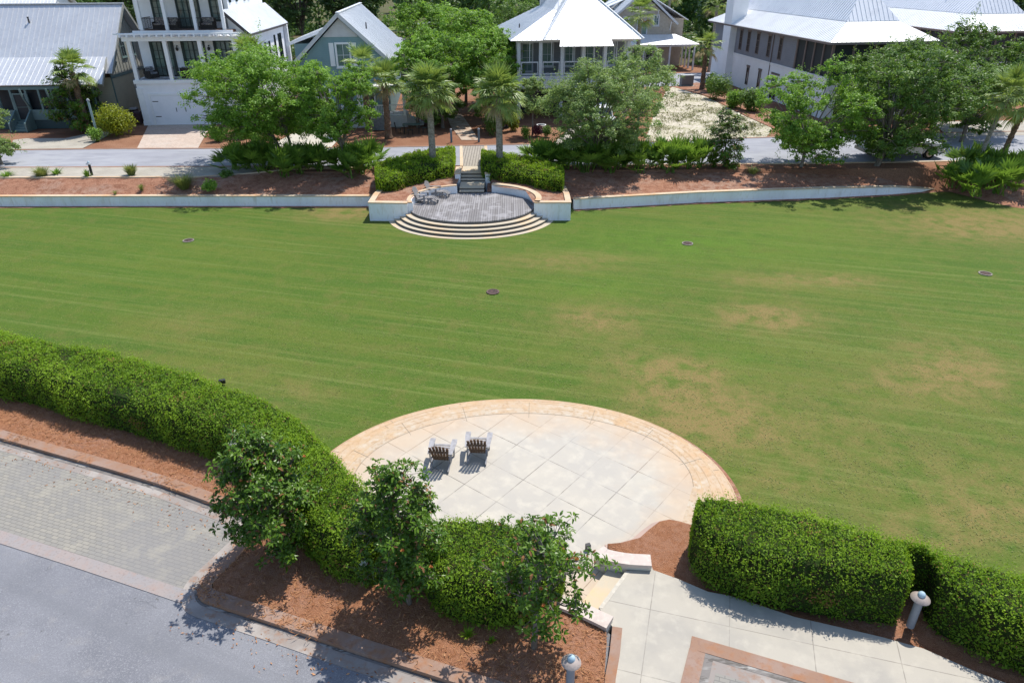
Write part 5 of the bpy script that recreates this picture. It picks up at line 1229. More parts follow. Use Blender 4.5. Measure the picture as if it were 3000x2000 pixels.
for x, w_ in ((2.1,.75),(4.7,1.7),(7.2,.9)):
    window(h, (x,3.2,9.25 if w_ > 1 else 9.5), '-y', w_, 2.6 if w_ > 1 else 2.0, dark_green_frame, pale_glass, 4 if w_ > 1 else 2, 4, .17, 'door' if w_ > 1 else 'window', .09, sill=False)
for x in (3.35,6.15):
    b = MB(); b.box(x-.05,x+.05,2.25,2.40,6.35,6.45); b.lathe([(.02,.28),(.13,.2),(.11,0),(.02,-.05)], 8, 0, (x,2.2,6.05)); b.build('wall_lantern', black_metal, h)
# shed-roofed side wing
part(h, 'side_wing', brick_white, (9.29,9.9,1.6,15.8,0,7.55))
b = MB(); b.add([(8.2,1.6,7.3),(9.9,1.6,7.3),(9.9,1.6,7.55),(8.2,1.6,9.1),(8.2,15.8,7.3),(9.9,15.8,7.3),(9.9,15.8,7.55),(8.2,15.8,9.1)], [(0,1,2,3),(7,6,5,4),(3,2,6,7)]); b.build('wing_gable', brick_white, h)
r = MB(); mroof(r, [(10.25,1.2,7.42),(10.25,16.2,7.42),(8.15,16.2,9.35),(8.15,1.2,9.35)], .42); r.build('wing_roof', roof_pale, h)
b = MB(); b.bar((10.26,1.18,7.32), (8.15,1.18,9.25), .05, .24); b.bar((10.27,1.2,7.30), (10.27,16.2,7.30), .05, .16); b.build('fascia', soffit, h)
for y in (3.0,5.2,7.0,8.6): window(h, (9.9,y,5.6), '+x', .35, 1.15, dark_green_frame, glass, 1, 2, .06, sill=False)
for y in (10.9,12.6,13.4): window(h, (9.9,y,5.4), '+x', .38, 2.3, dark_green_frame, glass, 1, 3, .06, sill=False)
part(h, 'end_post', white_paint, (9.95,10.3,15.2,15.6,0,7.3))
for y in (3.9,6.0,8.6,10.0): window(h, (8.2,y,10.35), '+x', .4, .95, dark_green_frame, glass, 1, 1, .06, sill=False)
r = MB(); mroof(r, [(-.4,.2,11.42),(8.7,.2,11.42),(6.2,5.5,14.0),(2.2,5.5,14.0)]); mroof(r, [(8.7,.2,11.42),(8.7,15.5,11.42),(6.2,9.5,14.0),(6.2,5.5,14.0)]); mroof(r, [(8.7,15.5,11.42),(-.4,15.5,11.42),(2.2,9.5,14.0),(6.2,9.5,14.0)]); mroof(r, [(-.4,15.5,11.42),(-.4,.2,11.42),(2.2,5.5,14.0),(2.2,9.5,14.0)]); mroof(r, [(2.2,5.5,14.0),(6.2,5.5,14.0),(6.2,9.5,14.0),(2.2,9.5,14.0)], ribs=False); r.build('roof', roof_pale, h)
H_W = h
Rz = Matrix.Rotation(math.radians(3.2), 4, 'Z')
def on_white(x, y, z): p = Rz @ Vector((x, y, z)); return (p.x-33.1, p.y+65.3, p.z+ZT)
def sofa(label, x, y, z, w, mat_c, rz=0, cat='sofa'):
    s = thing('wicker_sofa' if w > 1 else 'wicker_armchair', label, cat, on_white(x, y, z), math.radians(3.2)+rz)
    part(s, 'base', wicker, (-w/2,w/2,-.38,.38,.02,.36)); part(s, 'backrest', wicker, (-w/2,w/2,.30,.42,.361,.85)); part(s, 'armrest', wicker, (-w/2,-w/2+.12,-.38,.299,.361,.62)); part(s, 'armrest', wicker, (w/2-.12,w/2,-.38,.299,.361,.62))
    part(s, 'seat_cushion', mat_c, (-w/2+.13,w/2-.13,-.40,.28,.362,.50), bevel=.03); part(s, 'back_cushion', mat_c, (-w/2+.13,w/2-.13,.12,.29,.502,.95), bevel=.03)
sofa('dark wicker armchair with striped cushions at the left of the lower balcony', 1.0, 1.35, 3.86, .95, cushion, 1.0, 'armchair')
sofa('dark wicker sofa with grey cushions in the middle of the lower balcony', 4.5, 1.2, 3.86, 1.5, cushion, math.pi)
sofa('dark wicker armchair at the right of the lower balcony', 6.9, 1.3, 3.86, .95, cushion, -.8, 'armchair')
sofa('patterned settee at the left of the top balcony', 2.7, 1.9, 7.81, 1.5, floral)
sofa('patterned settee in the middle of the top balcony', 3.75, 1.55, 7.81, .95, floral, 0, 'armchair')
sofa('patterned armchair at the right of the top balcony', 6.7, 1.6, 7.81, 1.2, floral)

# --- blue cottage
h = thing('blue_cottage', 'pale blue cottage with steep metal gable roof and one white-trimmed gable window', 'house', (-18.9, 65.2, ZT), math.radians(5))
w = MB(); w.box(.4,8.0,.5,19.5,0,5.2); w.add([(.4,.5,5.2),(8.0,.5,5.2),(4.2,.5,8.7),(.4,19.5,5.2),(8.0,19.5,5.2),(4.2,19.5,8.7)], [(0,1,2),(5,4,3)]); w.build('wall', blue_lap, h)
r = MB(); mroof(r, [(8.75,.0,4.95),(8.75,20,4.95),(4.2,20,9.12),(4.2,0,9.12)], .42); mroof(r, [(-.35,20,4.95),(-.35,0,4.95),(4.2,0,9.12),(4.2,20,9.12)], .42); r.bar((4.2,0,9.15), (4.2,20,9.15), .28, .07)
ro = r.build('roof', roof_pale, h)
p = MB(); p.lathe([(.06,0),(.06,.5),(.01,.6)], 8, 0, (6.0,5.5,7.5)); p.build('vent_pipe', soffit, ro)
b = MB(); b.bar((8.78,.0,4.80), (4.2,.0,9.0), .07, .30); b.bar((-.38,.0,4.80), (4.2,.0,9.0), .07, .30); b.build('barge_board', trim_pale, h)
b = MB(); b.add([(2.72,.46,7.3),(5.68,.46,7.3),(4.2,.46,8.66),(2.72,.52,7.3),(5.68,.52,7.3),(4.2,.52,8.66)], [(0,1,2)]); b.box(2.75,5.65,.44,.52,7.22,7.32); b.build('gable_panel', trim_pale, h)
window(h, (4.3,.5,5.75), '-y', 1.05, 1.75, white_paint, pale_glass, 2, 2, .16)
for s in (-1, 1): part(h, 'shutter', white_paint, (4.3+s*.98-.2,4.3+s*.98+.2,.44,.5,4.85,6.75))
window(h, (2.2,.5,2.2), '-y', .95, 1.7, white_paint, glass, 2, 2, .14); window(h, (6.1,.5,2.2), '-y', 1.0, 2.1, white_paint, glass, 2, 3, .14, 'door', sill=False)
# side dormer and front porch
part(h, 'dormer_wall', blue_lap, (-.55,2.2,4.2,12,4.0,6.4)); r = MB(); mroof(r, [(-1.1,12.4,6.45),(-1.1,3.7,6.45),(3.0,3.7,7.9),(3.0,12.4,7.9)]); r.build('dormer_roof', roof_white, h)
b = MB(); b.bar((-1.12,3.66,6.36), (1.9,3.66,7.40), .06, .26); b.bar((-1.13,3.7,6.34), (-1.13,12.4,6.34), .06, .2); b.build('dormer_fascia', white_paint, h)
part(h, 'dormer_wall_lower', blue_lap, (-.5,.39,4.25,11.95,0,3.99))
part(h, 'porch_floor', trim_pale, (3.6,9.6,-2.0,.49,.0,.95)); part(h, 'porch_roof', roof_white, (5.2,9.9,-2.3,.49,3.35,3.5)); part(h, 'porch_beam', white_paint, (5.4,9.6,-2.0,-1.8,3.1,3.349))
for x in (5.5,9.4): part(h, 'porch_post', white_paint, (x-.12,x+.12,-2.0,-1.76,.951,3.099))
railing(h, (3.92,-1.88,0), (6.48,-1.88,0), .95, .9, .13, white_paint, .03); railing(h, (6.72,-1.88,0), (9.28,-1.88,0), .95, .9, .13, white_paint, .03); railing(h, (9.4,-1.75,0), (9.4,.4,0), .95, .9, .13, white_paint, .03)
b = MB()
for i in range(5): b.box(9.61+.28*i,9.89+.28*i,-1.6,-.2,0,.78-.16*i)
b.build('porch_steps', trim_pale, h)

# --- screened porch house
h = thing('porch_house', 'grey house with a raised screened porch under a tall white pyramid metal roof', 'house', (0.7, 67.0, ZT), math.radians(4.5))
part(h, 'wall', porch_grey, (0,10.2,2.6,17,3.8,6.9)); part(h, 'lower_wall', screen_m, (.3,9.9,3.2,17,0,3.79))
part(h, 'porch_floor', trim_pale, (-.2,10.4,-.1,2.59,3.45,3.8)); part(h, 'porch_skirt', trim_pale, (-.2,10.4,-.14,-.101,2.75,3.55))
xs = [.05,2.0,3.95,5.9,7.85,9.95]
for x in xs:
    part(h, 'column', trim_pale, (x-.15,x+.15,.0,.3,3.801,6.6)); 
for x in (.05,3.95,7.85,9.95): part(h, 'lower_post', trim_pale, (x-.15,x+.15,.02,.32,0,3.449))
part(h, 'porch_beam', trim_pale, (-.2,10.3,-.02,.32,6.601,6.85))
b = MB()
for a, c_ in zip(xs, xs[1:]):
    for z in (3.95,4.95): b.box(a+.2,c_-.2,.08,.2,z-.05,z+.05)
    b.box(a+.2,a+.28,.085,.195,4.0,4.9); b.box(c_-.28,c_-.2,.085,.195,4.0,4.9)
    b.box((a+c_)/2-.03,(a+c_)/2+.03,.1,.18,5.0,6.6)
b.build('screen_frame', trim_pale, h)
part(h, 'side_screen_post', trim_pale, (-.1,.16,1.3,1.5,3.801,6.6)); part(h, 'side_screen_post', trim_pale, (9.84,10.1,1.3,1.5,3.801,6.6))
for x, w_, hh in ((1.05,.85,2.3),(2.95,.9,1.9),(5.0,.8,1.9),(6.7,1.0,1.9),(8.7,.9,1.9)):
    window(h, (x,2.6,5.1 if hh > 2 else 5.35), '-y', w_, hh, trim_pale, pale_glass, 2, 2 if hh < 2 else 4, .14, 'window' if hh < 2 else 'door', sill=hh < 2)
r = MB(); E_, BZ, RZ_ = 6.82, 9.0, 10.9
x0, x1, y0, y1 = -.75, 10.9, -.6, 17.6; k = 4.2
mroof(r, [(x0,y1,E_),(x0,y0,E_),(x0+k,y0+k,BZ),(x0+k,y1-k,BZ)]); mroof(r, [(x0,y0,E_),(x1,y0,E_),(x1-k,y0+k,BZ),(x0+k,y0+k,BZ)]); mroof(r, [(x1,y0,E_),(x1,y1,E_),(x1-k,y1-k,BZ),(x1-k,y0+k,BZ)]); mroof(r, [(x1,y1,E_),(x0,y1,E_),(x0+k,y1-k,BZ),(x1-k,y1-k,BZ)])
cx_ = (x0+x1)/2
mroof(r, [(x0+k,y1-k,BZ),(x0+k,y0+k,BZ),(cx_,y0+k+1.6,RZ_),(cx_,y1-k-1.6,RZ_)]); mroof(r, [(x1-k,y0+k,BZ),(x1-k,y1-k,BZ),(cx_,y1-k-1.6,RZ_),(cx_,y0+k+1.6,RZ_)]); mroof(r, [(x1-k,y1-k,BZ),(x0+k,y1-k,BZ),(cx_,y1-k-1.6,RZ_)]); mroof(r, [(x0+k,y0+k,BZ),(x1-k,y0+k,BZ),(cx_,y0+k+1.6,RZ_)])
ro = r.build('roof', roof_pale, h)
p = MB(); p.lathe([(.06,0),(.06,.35),(.01,.5)], 8, 0, (.5,4.5,7.4)); p.build('vent_pipe', soffit, ro)
r = MB(); ap = (5.8,4.1,11.35); e_ = 6.86
mroof(r, [(2.1,-.72,e_),(11.1,-.72,e_),ap], .52); mroof(r, [(11.1,-.72,e_),(11.1,9,e_),ap], .52); mroof(r, [(11.1,9,e_),(2.1,9,e_),ap], .52); mroof(r, [(2.1,9,e_),(2.1,-.72,e_),ap], .52)
mroof(r, [(3.5,-1.30,6.36),(8.3,-1.30,6.36),(8.15,-.70,6.885),(3.65,-.70,6.885)], .52, .05)
for a in ((2.1,-.72,e_),(11.1,-.72,e_)): r.bar(Vector(a)+Vector((0,0,.03)), Vector(ap)+Vector((0,0,.03)), .14, .06)
r.build('pyramid_roof', roof_white, h)
part(h, 'chimney', trim_pale, (3.4,4.4,12.2,13.2,8.0,12.2))

# --- tan house behind
h = thing('tan_house', 'tan house with brown gable and white-posted porch on the side street behind', 'house', (15.3, 101.5, ZT), math.radians(5))
w = MB(); w.box(-1.6,7.0,2.6,14,0,6.0); w.add([(-1.6,2.6,6.0),(7.0,2.6,6.0),(2.7,2.6,9.4),(-1.6,14,6.0),(7.0,14,6.0),(2.7,14,9.4)], [(0,1,2),(5,4,3)]); w.build('wall', tan_lap, h)
part(h, 'side_wall', tan_lap, (7.01,9.4,5,13,0,6.2))
r = MB(); mroof(r, [(7.7,2.0,5.75),(7.7,14.6,5.75),(2.7,14.6,9.85),(2.7,2.0,9.85)], .45); mroof(r, [(-2.3,14.6,5.75),(-2.3,2.0,5.75),(2.7,2.0,9.85),(2.7,14.6,9.85)], .45); mroof(r, [(9.9,14.2,6.0),(9.9,4.4,6.0),(4.6,4.4,8.9),(4.6,14.2,8.9)], .45); r.build('roof', roof_pale, h)
b = MB(); b.bar((7.72,1.98,5.62), (2.7,1.98,9.72), .07, .26); b.bar((-2.32,1.98,5.62), (2.7,1.98,9.72), .07, .26); b.build('barge_board', trim_pale, h)
for x in (4.9,6.8):
    b = MB(); b.bar((x,2.6,9.4-abs(x-2.7)*.79-1.3), (x,2.05,9.3-abs(x-2.7)*.79-.1), .1, .1); b.build('eave_bracket', trim_pale, h)
window(h, (2.9,2.6,5.2), '-y', 1.2, 1.6, trim_pale, pale_glass, 2, 2, .16); window(h, (4.8,2.6,6.1), '-y', .55, 1.1, trim_pale, pale_glass, 2, 2, .16); window(h, (.6,2.6,6.0), '-y', .55, 1.0, trim_pale, pale_glass, 2, 2, .16)
r = MB(); mroof(r, [(-1.4,-.4,3.3),(10.2,-.4,3.3),(7.6,2.65,4.35),(-1.4,2.65,4.35)], .5); mroof(r, [(10.2,-.4,3.3),(10.2,5.6,3.3),(7.6,2.65,4.35)], .5); r.build('porch_roof', roof_white, h)
part(h, 'porch_beam', trim_pale, (-1.2,9.9,-.1,.1,3.0,3.25)); part(h, 'porch_floor', trim_pale, (-1.2,5.8,-.2,2.59,0,.35))
for x in (-.9,.9,2.7,4.5,6.3,9.7): part(h, 'porch_post', trim_pale, (x-.1,x+.1,-.1,.1,.351 if x < 6 else 0,3.0))
for y in (2.0,3.6,5.2): part(h, 'porch_post', trim_pale, (9.6,9.8,y-.1,y+.1,0,3.25))
for x in (.4,2.4,4.2): window(h, (x,2.6,1.7), '-y', .9, 2.2, trim_pale, glass, 2, 3, .12, 'door' if x == 4.2 else 'window', sill=False)
r = MB()
for y in (5.5,8.3): mroof(r, [(-1.9,y+2.1,7.5),(-1.9,y,7.5),(1.3,y,8.75),(1.3,y+2.1,8.75)], ribs=False)
r.build('dormer_roof', roof_pale, h); part(h, 'dormer_wall', tan_lap, (-1.6,1.0,5.7,7.4,5.6,7.4), (-1.6,1.0,8.5,10.2,5.6,7.4))

# --- chimney house at the right, and its neighbour of the same make
def lodge(label, ox, oy, rz, chimney=True, width=9.6, depth=29.0, name='long_house'):
    h = thing(name, label, 'house', (ox, oy, ZT), math.radians(rz)); W_ = width-1.0
    part(h, 'base_wall', brick_white, (0,W_,0,depth,0,3.3)); part(h, 'belt_course', white_paint, (-.06,W_+.06,-.06,depth+.06,3.301,3.55))
    part(h, 'upper_wall', grey_lap, (.02,W_-.02,7.0,depth-.02,3.551,6.55))
    part(h, 'porch_core', screen_m, (1.9,W_-.1,2.0,6.99,3.551,6.5))
    for y in (.15,1.7,3.4,5.1): part(h, 'porch_post', trim_brown, (.0,.2,y-.1,y+.1,3.551,6.4))
    part(h, 'porch_post', trim_brown, (.0,.25,6.7,6.98,3.551,6.4))
    for x in (2.0,4.0,6.0,W_-.15): part(h, 'porch_post', trim_brown, (x-.1,x+.1,.05,.25,3.551,6.4))
    part(h, 'porch_beam', trim_brown, (-.05,.25,0,6.99,6.401,6.56), (.251,W_,0,.25,6.401,6.56))
    part(h, 'porch_screen', screen_m, (.09,.11,.2,6.8,3.56,6.4), (.25,W_-.1,.13,.15,3.56,6.4))
    for y in (10.3,13.0,15.9,18.4,20.6): window(h, (.02,y,5.05), '-x', .55, 1.95, trim_brown, glass, 2, 3, .09, sill=False, head=trim_brown)
    window(h, (.02,25.8,5.05), '-x', .55, 1.95, trim_brown, glass, 2, 3, .09, sill=False)
    for y, w_ in ((17.4,.5),(14.2,.5)): window(h, (0,y,1.55), '-x', w_, 1.7, trim_brown, glass, 1, 3, .08, sill=False, head=trim_brown)
    window(h, (0,10.4,1.25), '-x', 1.5, 2.3, white_paint, glass, 2, 1, .10, 'door', sill=False, head=trim_brown)
    window(h, (0,4.5,1.25), '-x', 1.5, 2.3, white_paint, glass, 2, 1, .10, 'door', sill=False, head=trim_brown)
    for x in (2.2,5.8): window(h, (x,0,1.3), '-y', 2.2, 2.2, white_paint, glass, 3, 1, .10, 'door', sill=False, head=trim_brown)
    part(h, 'drain_pipe', trim_brown, (-.07,.015,12.0,12.09,.2,6.4))
    r = MB(); x0, x1, y0, y1 = -.8, width-.2, -.8, depth+.8; k = 2.7; E_, BZ, RZ_ = 6.58, 8.05, 11.2
    mroof(r, [(x0,y1,E_),(x0,y0,E_),(x0+k,y0+k,BZ),(x0+k,y1-k,BZ)]); mroof(r, [(x0,y0,E_),(x1,y0,E_),(x1-k,y0+k,BZ),(x0+k,y0+k,BZ)]); mroof(r, [(x1,y0,E_),(x1,y1,E_),(x1-k,y1-k,BZ),(x1-k,y0+k,BZ)]); mroof(r, [(x1,y1,E_),(x0,y1,E_),(x0+k,y1-k,BZ),(x1-k,y1-k,BZ)])
    r.build('skirt_roof', roof_white, h)
    r = MB(); cx_ = (x0+x1)/2; k2 = k-.05; a = y0+k2; c_ = y1-k2; q = 2.6; B2 = BZ+.03
    mroof(r, [(x0+k2,c_,B2),(x0+k2,a,B2),(cx_,a+q,RZ_),(cx_,c_-q,RZ_)]); mroof(r, [(x1-k2,a,B2),(x1-k2,c_,B2),(cx_,c_-q,RZ_),(cx_,a+q,RZ_)]); mroof(r, [(x0+k2,a,B2),(x1-k2,a,B2),(cx_,a+q,RZ_)]); mroof(r, [(x1-k2,c_,B2),(x0+k2,c_,B2),(cx_,c_-q,RZ_)])
    ro = r.build('upper_roof', roof_pale, h)
    b = MB(); b.box(x0+.02,x0+.08,y0,y1,E_-.22,E_-.07); b.box(x0,x1,y0+.02,y0+.08,E_-.22,E_-.07); b.build('fascia', trim_brown, h)
    if chimney: part(h, 'chimney', brick_white, (-.75,1.0,22.2,24.4,0,9.3)); part(h, 'chimney_cap', white_paint, (-.85,1.1,22.1,24.5,9.301,9.5))
    else:
        p = MB(); p.lathe([(.06,0),(.06,.35),(.01,.5)], 8, 0, (3.0,8,9.6)); p.build('vent_pipe', soffit, ro)
    return h
lodge('long house with white chimney and base, slate siding and two-pitch metal roof', 28.6, 66.8, 5.8)
lodge('house at the upper right corner showing only its grey and white metal roofs', 46.0, 77.5, 5.8, False, 10.6, 24, 'roofed_house')
# --- pale roof behind at the far left
h = thing('far_cottage', 'distant house at the far left of which only a pale roof edge shows', 'house', (-72, 92, ZT), math.radians(4))
part(h, 'wall', white_paint, (0,16,0,9,0,7.0)); r = MB(); mroof(r, [(-.6,-.6,6.9),(16.6,-.6,6.9),(16.6,4.5,11.0),(-.6,4.5,11.0)]); mroof(r, [(16.6,9.6,6.9),(-.6,9.6,6.9),(-.6,4.5,11.0),(16.6,4.5,11.0)]); r.build('roof', roof_white, h)
b = MB(); b.add([(16,0,7.0),(16,9,7.0),(16,4.5,10.6)], [(0,1,2)]); b.add([(0,0,7.0),(0,9,7.0),(0,4.5,10.6)], [(2,1,0)]); b.build('gable', white_paint, h)
for x in (3,8,13): window(h, (x,0,5.2), '-y', 1.0, 1.5, white_paint, glass, 2, 2, .1)
# ------------------------------------------------------------------ furniture and small things
def adirondack(name, label, wood, back_wood, rz, p, group):
    """chair faces its local -y; sits on z = 0"""
    c = thing(name, label, 'chair', p, rz, group)
    s = MB()
    for i in range(7):                               # seat slats falling toward the back
        y = -.42+.085*i; z = .37-.022*i*1.15; s.bar((-.27,y,z), (.27,y,z), .072, .022)
    s.build('seat', wood, c)
    b = MB(); k = 6
    for i in range(k):                               # fanned back slats
        x = (i-(k-1)/2); top = .96-.018*abs(x)**1.8
        b.bar((x*.078,.12,.22), (x*.104,.12+.60*(top-.22)*.78,top), .074, .02, up=(0,-1,.5))
    b.bar((-.25,.235,.40), (.25,.235,.40), .03, .07, up=(0,-.5,1)); b.bar((-.30,.425,.72), (.30,.425,.72), .03, .07, up=(0,-.5,1))
    b.build('backrest', back_wood, c)
    for sx in (-1, 1):
        a = MB(); x = sx*.335
        a.add([(x-.075,-.46,.555),(x+.075,-.46,.555),(x+.085,-.30,.555),(x+sx*-.02+.055,.28,.53),(x+sx*-.02-.055,.28,.53),(x-.085,-.30,.555),
               (x-.075,-.46,.578),(x+.075,-.46,.578),(x+.085,-.30,.578),(x+sx*-.02+.055,.28,.553),(x+sx*-.02-.055,.28,.553),(x-.085,-.30,.578)],
              [(5,4,3,2,1,0),(6,7,8,9,10,11)]+[(i, (i+1) % 6, 6+(i+1) % 6, 6+i) for i in range(6)]); a.build('armrest', wood, c)
        l = MB(); l.bar((sx*.305,-.37,0), (sx*.305,-.37,.555), .03, .11, up=(0,1,0)); l.build('leg', wood, c)
        l = MB(); l.bar((sx*.27,-.43,.335), (sx*.27,.50,.045), .028, .12); l.build('leg', wood, c)
        l = MB(); l.bar((sx*.305,.22,.20), (sx*.305,.24,.53), .028, .07, up=(0,1,0)); l.build('arm_post', wood, c)
    return c
def footstool(label, wood, rz, p, group):
    c = thing('footstool', label, 'footstool', p, rz, group); s = MB()
    for i in range(8):
        t = i/7; y = -.62*t; z = .37+.035*math.sin(t*2.4)-.22*max(0, t-.35)**1.4; s.bar((-.26,y,z), (.26,y,z), .062, .02)
    s.build('top', wood, c)
    for sx in (-1, 1):
        l = MB(); l.bar((sx*.22,-.08,0), (sx*.22,-.08,.36), .03, .09, up=(0,1,0)); l.build('leg', wood, c)
        l = MB(); l.bar((sx*.22,0,.33), (sx*.22,-.62,.10), .028, .09); l.build('side_rail', wood, c)
        l = MB(); l.bar((sx*.225,-.52,0), (sx*.225,-.52,.16), .03, .08, up=(0,1,0)); l.build('leg', wood, c)
def face(ax, ay): return math.atan2(ax, -ay)         # turn local -y toward (ax, ay)
x, y, _ = gp(1016, 1062, ZP); adirondack('adirondack_chair', 'weathered slatted garden chair on the patio, the left and nearer of the two', pale_wood, shaded_teak, face(.10,1), (x, y-.02, ZP), 'garden chairs on the round patio')
x, y, _ = gp(1099, 1046, ZP); adirondack('adirondack_chair', 'weathered slatted garden chair on the patio, the right and farther of the two', pale_wood, shaded_teak, face(.06,1), (x, y-.02, ZP), 'garden chairs on the round patio')
x, y, _ = gp(965, 464, ZD); adirondack('adirondack_chair', 'grey slatted garden chair on the deck stage, nearest the wing wall', grey_wood, grey_wood, face(.95,-.30), (x+.05, y, ZD), 'garden chairs on the deck stage')
footstool('curved slatted footstool before the garden chair nearest the wing wall', grey_wood, face(.95,-.30), (x+.05+.50, y-.17, ZD), 'footstools on the deck stage')
x, y, _ = gp(992, 450, ZD); adirondack('adirondack_chair', 'grey slatted garden chair on the deck stage, nearer the stairs', grey_wood, grey_wood, face(.95,-.30), (x+.05, y, ZD), 'garden chairs on the deck stage')
footstool('curved slatted footstool before the garden chair nearer the stairs', grey_wood, face(.95,-.30), (x+.05+.50, y-.17, ZD), 'footstools on the deck stage')

post_m = M('bollard_post', (0.24,0.26,0.29), 0.6, 0.4, [(4,(0.26,0.28,0.31),.45,.65)])
hat_m = M('bollard_hat', (0.37,0.31,0.28), 0.6, 0.3, [(3,(0.31,0.265,0.24),.45,.65),(14,(0.26,0.22,0.20),.56,.7)])
dome_m = M('bollard_dome', (0.30,0.42,0.50), 0.35, 0.5, [(6,(0.38,0.50,0.57),.45,.65)])
def bollard(label, p, group, dark=False, sc=1.0):
    c = thing('bollard_light', label, 'bollard light', p, 0, group); c.scale = (sc, sc, sc)
    b = MB(); b.lathe([(.0,0),(.085,0),(.085,.80),(.0,.80)], 20); b.build('post', post_m if not dark else black_metal, c, smooth=False)
    b = MB(); b.lathe([(.0,.80),(.07,.80),(.07,.90),(.0,.90)], 18); b.build('lamp', M('frosted_lamp', (0.6,0.6,0.56), 0.4), c)
    b = MB(); b.lathe([(.20,.86),(.197,.872),(.13,.93),(.075,.965),(.0,.97)], 26); b.lathe([(.0,.90),(.10,.895),(.20,.86)], 26); b.build('hat', hat_m if not dark else post_m, c, smooth=True)
    b = MB(); b.lathe([(.082,.955),(.078,1.0),(.05,1.04),(.0,1.055)], 18); b.build('dome', dome_m, c, smooth=True)
BG = 'bollard lights'
bollard('bollard light with pinkish hat standing in the notch of the right hedges', (*gp(2090,1437,ZW+.01)[:2], ZW+.01), BG)
bx_ = gp(1312,1517,1.55); bollard('bollard light at the bottom edge beside the walkway kerb', (bx_[0], bx_[1], ZB+.05), BG)
bx_ = gp(212,404,ZT-.05); bollard('small dark bollard light at the edge of the far bare bank', (bx_[0], bx_[1], ZT-.1), BG, True, 1.0)
for u, v, lab in ((1037,327,'low blue-grey post on the left of the woodland path'), (1100,326,'low blue-grey post on the right of the woodland path')):
    c = thing('path_post', lab, 'post', at_px(u, v, ZT), 0, 'posts at the woodland path'); b = MB(); b.lathe([(0,0),(.085,0),(.085,.95),(.0,.95)], 14); b.build('shaft', M('blue_post', (0.14,0.20,0.24), 0.6, 0.3), c); b = MB(); b.lathe([(.09,.95),(.10,1.02),(.06,1.08),(0,1.09)], 14); b.build('cap', post_m, c)
c = thing('utility_post', 'tall pale teal post between the dark magnolia and the yellow-green shrub', 'post', at_px(226, 318, ZT), 0); b = MB(); b.lathe([(0,0),(.09,0),(.085,3.0),(0,3.0)], 12); b.build('shaft', M('teal_post', (0.26,0.36,0.37), 0.6, 0.3), c); b = MB(); b.lathe([(.13,3.0),(.12,3.1),(.03,3.2),(0,3.2)], 12); b.build('cap', post_m, c)
# drains let into the lawn
iron = M('rusty_iron', (0.085,0.06,0.055), 0.8, 0.3, [(9,(0.16,0.10,0.085),.45,.6)])
for (u, v), lab in zip([(433,553),(1132,671),(1579,560),(2263,629)], ['round drain cover in the lawn at the far left','round drain cover in the middle of the lawn','round drain cover in the lawn right of the deck stage','round drain cover in the lawn by the right edge']):
    x, y, _ = gp(u, v); c = thing('drain_cover', lab, 'drain cover', (x, y, .012), 0, 'drain covers in the lawn')
    b = MB(); b.lathe([(.31,.0),(.31,.03),(.25,.032),(.25,.0)], 26); b.build('ring', M('stained_ring', (0.26,0.235,0.20), 0.9, 0.1, [(9,(0.16,0.14,0.12),.45,.65)]) if u != 1132 else iron, c)
    b = MB(); b.lathe([(.249,.0),(.249,.018),(0,.018)], 26)
    for q in range(-3, 4): L_ = math.sqrt(.24**2-(q*.065)**2); b.box(-L_,L_,q*.065-.012,q*.065+.012,.019,.028)
    b.build('grate', iron, c)
# spotlight by the long hedge
c = thing('spotlight', 'small black ground spotlight peeping over the long hedge at the lawn edge', 'spotlight', at_px(512, 885, 0.0), .3); b = MB(); b.tube([(0,0,0),(0,0,.12)], .02, 8); b.build('stake', black_metal, c); b = MB(); b.box(-.12,.12,-.07,.07,.10,.25); b.build('housing', black_metal, c, bevel=.015)
# bins by the garage
bin_m = M('maroon_bin', (0.045,0.022,0.028), 0.5, 0.4); bin_lid = M('grey_bin_lid', (0.30,0.31,0.33), 0.5, 0.4)
for i, (u, v, lab) in enumerate(((322,285,'dark maroon wheelie bin nearest the garage door corner'),(313,276,'dark wheelie bin with pale lid against the cottage side'))):
    c = thing('wheelie_bin', lab, 'bin', at_px(u, v, ZT), .1, 'bins by the garage'); b = MB()
    b.add([(-.24,-.28,.06),(.24,-.28,.06),(.24,.28,.06),(-.24,.28,.06),(-.30,-.36,1.0),(.30,-.36,1.0),(.30,.36,1.0),(-.30,.36,1.0)], [(0,3,2,1),(4,5,6,7),(0,1,5,4),(1,2,6,5),(2,3,7,6),(3,0,4,7)]); b.build('body', bin_m, c)
    b = MB(); b.add([(-.32,-.40,1.005),(.32,-.40,1.005),(.32,.36,1.005),(-.32,.36,1.005),(-.28,-.34,1.10),(.28,-.34,1.10),(.28,.34,1.12),(-.28,.34,1.12)], [(0,3,2,1),(4,5,6,7),(0,1,5,4),(1,2,6,5),(2,3,7,6),(3,0,4,7)]); b.build('lid', bin_lid if i else bin_m, c)
    for s in (-1, 1):
        b = MB(); b.tube([(s*.20,.34,.11),(s*.27,.34,.11)], .11, 12); b.build('wheel', black_metal, c)
# utility cabinet on the side street
c = thing('utility_cabinet', 'grey utility cabinet on the verge of the side street', 'utility box', at_px(1576, 197, ZT), .1); part(c, 'body', M('cabinet_grey', (0.17,0.18,0.19), 0.6, 0.3), (-.7,.7,-.45,.45,.05,1.15)); part(c, 'lid', M('cabinet_lid', (0.34,0.36,0.38), 0.6, 0.3), (-.76,.76,-.5,.5,1.151,1.22)); part(c, 'plinth', concrete, (-.85,.85,-.6,.6,-.02,.05))
